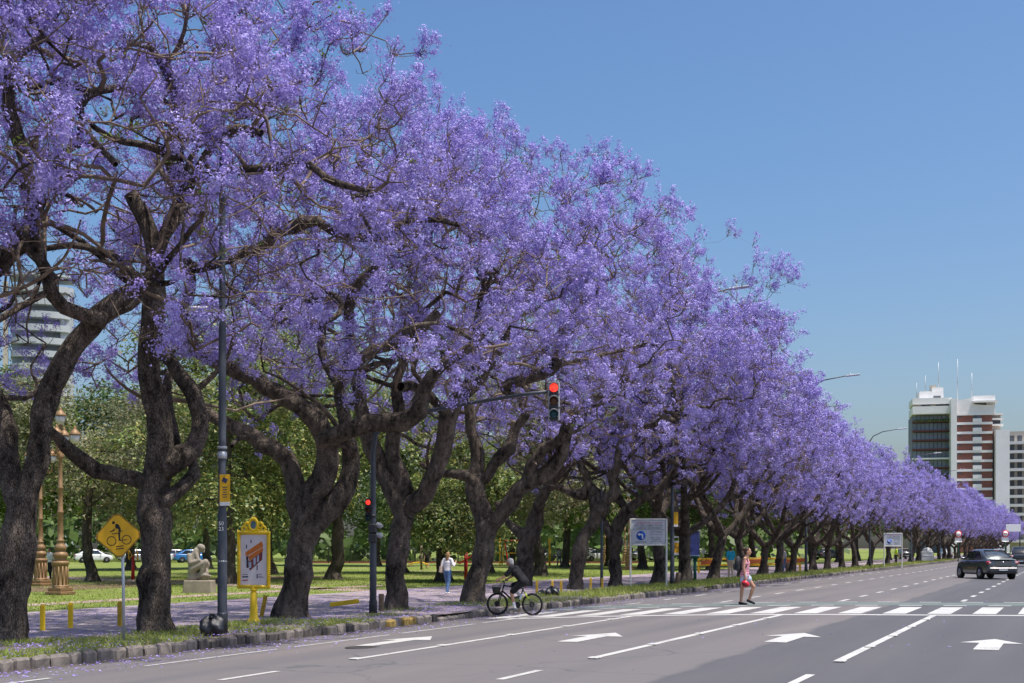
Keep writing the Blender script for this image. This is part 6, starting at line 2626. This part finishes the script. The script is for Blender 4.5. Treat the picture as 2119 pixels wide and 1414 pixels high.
def round_sign(label, loc, ring, second):
    s = empty('road_sign', loc, label, 'road sign', 'far round road signs', rz=TH)
    MB().tube([(0, 0, 0), (0, 0, 3.6)], .05, 8).build('post', MT['green_metal'], s)
    Rx = Matrix.Rotation(PI / 2, 3, 'X')
    MB().lathe([(.42, 0), (.42, .03), (0, .031)], (0, -.05, 3.3), 24, Rx).build('ring', MT[ring], s)
    MB().lathe([(.3, 0), (.3, .012), (0, .013)], (0, -.081, 3.3), 24, Rx).build('face', MT['white_paint'], s)
    m = MB()
    m.prism([(-.04, -.2), (.02, -.2), (.24, .14), (.18, .14)] if second else [(-.2, -.05), (.2, -.05), (.2, .05), (-.2, .05)], (0, -.0945, 3.3), (1, 0, 0), (0, 0, 1), (0, -1, 0), .003)
    m.build('bar', MT[ring], s)
    MB().box((0, -.06, 2.62), (.8, .03, .5), bev=.08).build('lower_plate', MT['white_paint'], s)


round_sign('round red rimmed sign over a white plate left of the dark grey saloon', at_ground(1983, 150), 'red_print', True)
v = on_road(2080, 150)
round_sign('round red sign over a white plate above the dark grey saloon', v, 'red_print', False)
s = empty('direction_sign', on_road(2096, 165), 'white rectangular overhead sign at the right edge of the photo', 'road sign', rz=TH)
MB().tube([(.9, 0, 0), (.9, 0, 5.2)], .08, 8).build('post', MT['lamp_grey'], s)
MB().box((0, -.1, 4.2), (1.9, .05, .95), bev=.02).build('panel', MT['white_paint'], s)

# --- pigeon on a bare limb
bp_ = dp(586, 636, 32.4)
m = MB()
m.ell((0, 0, .0), (.12, .06, .07), 12, 8, Matrix.Rotation(-.75, 3, 'Y'))
m.ell((.09, 0, .115), (.04, .035, .04), 10, 8)
m.capsule((.05, 0, .06), (.085, 0, .1), .045, .032, 8)
m.capsule((-.08, 0, -.07), (-.18, 0, -.19), .035, .02, 8, .5, (0, 0, 1))
m.capsule((.12, 0, .115), (.155, 0, .105), .012, .004, 6)
m.capsule((.0, .02, -.06), (.0, .02, -.12), .01, .008, 6).capsule((.0, -.02, -.06), (.0, -.02, -.12), .01, .008, 6)
o = tag(m.build('pigeon', M('pigeon_grey', (.06, .06, .07), .7), None), 'dark pigeon perched on a bare limb in the left crowns', 'bird')
o.location = bp_
o.rotation_euler = (0, 0, TH)
# ------------------------------------------------------------------ buildings
MT['b_pale'] = M('pale_blue_grey_render', (.46, .48, .52), .8, var=.06, scale=.3)
MT['b_white'] = M('white_render', (.80, .79, .76), .8, var=.05, scale=.3)
MT['b_brick'] = M('red_brick_cladding', (.25, .105, .08), .85, var=.14, scale=1.2)  # brick softened, distance haze put into its base colour
MT['b_glass'] = M('facade_glass', (.20, .25, .30), .12, var=.35, scale=.25, spec=.7)  # glass lightened so the haze over the tower sits in the colour
MT['b_dark'] = M('dark_opening', (.10, .11, .125), .5, var=.3, scale=.6)  # openings lifted from black to imitate haze
MT['b_rail'] = M('maroon_balcony_edge', (.12, .045, .04), .7)
MT['b_beige'] = M('beige_render', (.5, .45, .38), .85, var=.08, scale=.3)


def bx(name, parent, c, s, mat, bev=0.0):
    return MB().box(c, s, bev=bev).build(name, MT[mat], parent)


# right tower: brick front with white bands, glazed wing on its left, roof structures, antennas
D = 400.0
k = D / F                                   # metres per photo pixel at that distance
o0 = dp(1975, 1133, D)
o0.z = 0
tw = empty('apartment_tower', o0, 'white and red brick apartment tower with rooftop antennas rising above the row of trees', 'building', rz=TH - .22)
zy = lambda py: HC + (1133 - py) * k
xx = lambda px: (px - 1975) * k * .945
fl = [zy(858 + 19.35 * i) for i in range(15)]          # floor bands down the brick front
x0, x1 = xx(1977), xx(2053)
ztop = zy(838)
bx('brick_block', tw, ((x0 + x1) / 2, 8, fl[0] / 2), (x1 - x0, 16, fl[0]), 'b_brick')
bx('white_edge', tw, (xx(1971.5), 6.5, zy(828) / 2), (xx(1978) - xx(1966), 19.6, zy(828)), 'b_white')
m = MB()
m.prism([(xx(1966), fl[0]), (xx(2058), fl[0]), (xx(2058), zy(842)), (xx(2015), zy(838)), (xx(2015), zy(824)), (xx(1966), zy(831))], (0, -.4, 0), (1, 0, 0), (0, 0, 1), (0, 1, 0), 16)
m.build('parapet', MT['b_white'], tw)
bx('penthouse', tw, ((xx(2015) + xx(2060)) / 2, 7, zy(838)), (xx(2060) - xx(2015), 13, 5.4), 'b_white')
bx('penthouse_roof', tw, (xx(2037), 6, zy(833.5)), (xx(2062) - xx(2010), 16, .5), 'b_white')
bx('penthouse_window', tw, (xx(2030), .48, zy(841)), (xx(2041) - xx(2018), .1, 2.4), 'b_dark')
for i, z in enumerate(fl):
    if z < 6:
        break
    bx('floor_band', tw, ((x0 + x1) / 2, -.15, z), (x1 - x0 + .2, .7, .75), 'b_white')
    zc = z - 19.35 * k * .5
    bx('stair_window', tw, (xx(2022), -.02, zc + .65), (2.3, .3, 1.1), 'b_dark')
    bx('white_balcony', tw, (xx(2022), -.25, zc - .55), (2.6, .9, 1.2), 'b_white')
    bx('side_window', tw, (xx(1985), -.02, zc + .75), (1.3, .12, .55), 'b_dark')
# glazed wing
gx0, gx1 = xx(1889), xx(1968)
bx('glazed_wing', tw, ((gx0 + gx1) / 2, 11, zy(856) / 2), (gx1 - gx0, 16, zy(856)), 'b_dark')
bx('wing_cornice', tw, ((gx0 + gx1) / 2, 6.4, zy(848)), (gx1 - gx0 + .6, 14, 2.4), 'b_white')
bx('wing_attic', tw, ((gx0 + gx1) / 2, 8.0, zy(837)), (gx1 - gx0 - .2, 12, 4.4), 'b_beige')
bx('wing_parapet', tw, ((gx0 + gx1) / 2, 7.2, zy(828.5)), (gx1 - gx0 + .5, 13.5, 1.9), 'b_white')
for x in (1917, 1950):
    bx('attic_window', tw, (xx(x), 1.92, zy(838)), (3.6 if x > 1930 else 2.6, .2, 1.5), 'b_dark')
for i in range(10):
    z = zy(871 + i * 19.3)
    if z < 5:
        break
    bx('balcony_edge', tw, ((gx0 + gx1) / 2, 2.0, z), (gx1 - gx0 + .4, 2.6, .5), 'b_rail' if i != 4 else 'b_white')
    n = 9
    for q in range(n):
        w = (gx1 - gx0) / n
        bx('window_pane', tw, (gx0 + w * (q + .5), 2.95, z + 1.45), (w - .22, .12, 2.2), 'b_glass')
m = MB()
rng = random.Random(4)
for q in range(40):
    m.ell((gx0 + .4 + (gx1 - gx0 - .8) * q / 39, .9, zy(869.5)), (.3, .3, .3 + rng.uniform(0, .3)), 6, 4)
tag(m.build('balcony_plants', MT['deep'], tw), kind='stuff')
# roof house with stepped top
bx('roof_house', tw, (xx(1930), 9, zy(818.5)), (xx(1955) - xx(1904), 9, 4.0), 'b_white')
bx('roof_house_step', tw, (xx(1944), 9, zy(808)), (xx(1954) - xx(1930), 7, 3.4), 'b_white')
bx('water_tank_house', tw, (xx(1936), 9, zy(801)), (1.7, 4, 3.2), 'b_beige')
bx('roof_vent', tw, (xx(1942), 4.4, zy(818)), (2.2, .2, .7), 'b_dark')
for px, y0, y1 in ((1901, 822, 783), (1920, 815, 768), (1948, 800, 741), (1989, 826, 735), (2019, 824, 765)):
    MB().tube([(xx(px), 9, zy(y0)), (xx(px), 9, zy(y1))], [.16, .07], 6).build('antenna', MT['galv'], tw)
# white slab wing to the right with its stepped terrace
bx('white_slab', tw, ((xx(2058) + xx(2086)) / 2, 3, zy(893) / 2), (xx(2086) - xx(2058), 12, zy(893)), 'b_white')
bx('terrace_block', tw, ((xx(2054) + xx(2074)) / 2, 9, (zy(858)) / 2), (xx(2074) - xx(2055), 12, zy(858)), 'b_beige')
for z in (858, 868, 880):
    bx('terrace_edge', tw, ((xx(2054) + xx(2078)) / 2, 5, zy(z)), (xx(2078) - xx(2053), 7, .5), 'b_white')
bx('terrace_window', tw, (xx(2063), 2.9, zy(874)), (2.6, .3, 1.7), 'b_dark')

# balconied block farther right
o1 = dp(2120, 1133, 430)
o1.z = 0
k2 = 430 / F
ab = empty('apartment_block', o1, 'pale apartment block with deep stacked balconies at the right edge', 'building', rz=TH - .36)
z2 = lambda py: HC + (1133 - py) * k2
bx('wall', ab, (0, 8, z2(892) / 2), (60 * k2, 14, z2(892)), 'b_beige')
for i in range(1, 14):
    z = z2(898 + i * 18.5)
    if z < 3:
        break
    bx('balcony', ab, (-.5, .2, z), (58 * k2, 3.2, .9), 'b_white')
    for q in range(4):
        bx('balcony_door', ab, ((-24 + q * 15) * k2, .95, z + 1.6), (1.5, .14, 1.9), 'b_dark')

# left tower: white bands with a curved top slab
D3 = 330.0
k3 = D3 / F
o2 = dp(88, 1133, D3)
o2.z = 0
lt = empty('balcony_tower', o2, 'white banded balcony tower glimpsed through the left crowns', 'building', rz=TH + .34)
z3 = lambda py: HC + (1133 - py) * k3
MT['b_veil'] = M('haze_paled_glass', (.30, .35, .41), .3, var=.3, scale=.3)  # core and bands brought close in tone, a haze veil put into the colour
bx('core', lt, (0, 9, z3(590) / 2), (118 * k3, 14, z3(590)), 'b_veil')
m = MB()
pl = [(math.cos(PI + PI * q / 16) * 62 * k3, math.sin(PI + PI * q / 16) * 4.0) for q in range(17)] + [(62 * k3, 8), (-62 * k3, 8)]
for i in range(20):
    z = z3(572 if i == 0 else 578 + i * 27)
    if z < 4:
        break
    mb = MB()
    mb.add([(x, y + 2, z) for x, y in pl] + [(x, y + 2, z + (1.6 if i else .5)) for x, y in pl], [tuple(range(18, -1, -1)), tuple(range(19, 38))] + [(j, (j + 1) % 19, 19 + (j + 1) % 19, 19 + j) for j in range(19)])
    mb.build('balcony_band' if i else 'roof_slab', MT['b_pale'], lt)
bx('white_gable', lt, (48 * k3, 4, z3(600) / 2), (26 * k3, 8, z3(600)), 'b_pale')
bx('shaft', lt, (-72 * k3, 3, z3(585) / 2), (10 * k3, 3, z3(585)), 'b_beige')

# block glimpsed behind the middle of the row
D4 = 260.0
k4 = D4 / F
o3 = dp(1090, 1133, D4)
o3.z = 0
mb_ = empty('apartment_block', o3, 'pale apartment block glimpsed between the crowns behind the cyclist', 'building', rz=TH)
zt4 = HC + (1133 - 800) * k4
bx('wall', mb_, (0, 6, zt4 / 2), (130 * k4, 12, zt4), 'b_beige')
for i in range(9):
    z = zt4 - 2.2 - i * 3.1
    for q in range(5):
        bx('window', mb_, ((-48 + q * 24) * k4, -.03, z), (1.4, .14, 1.7), 'b_glass')
    bx('floor_band', mb_, (0, -.08, z - 1.5), (130 * k4 + .2, .3, .3), 'b_white')
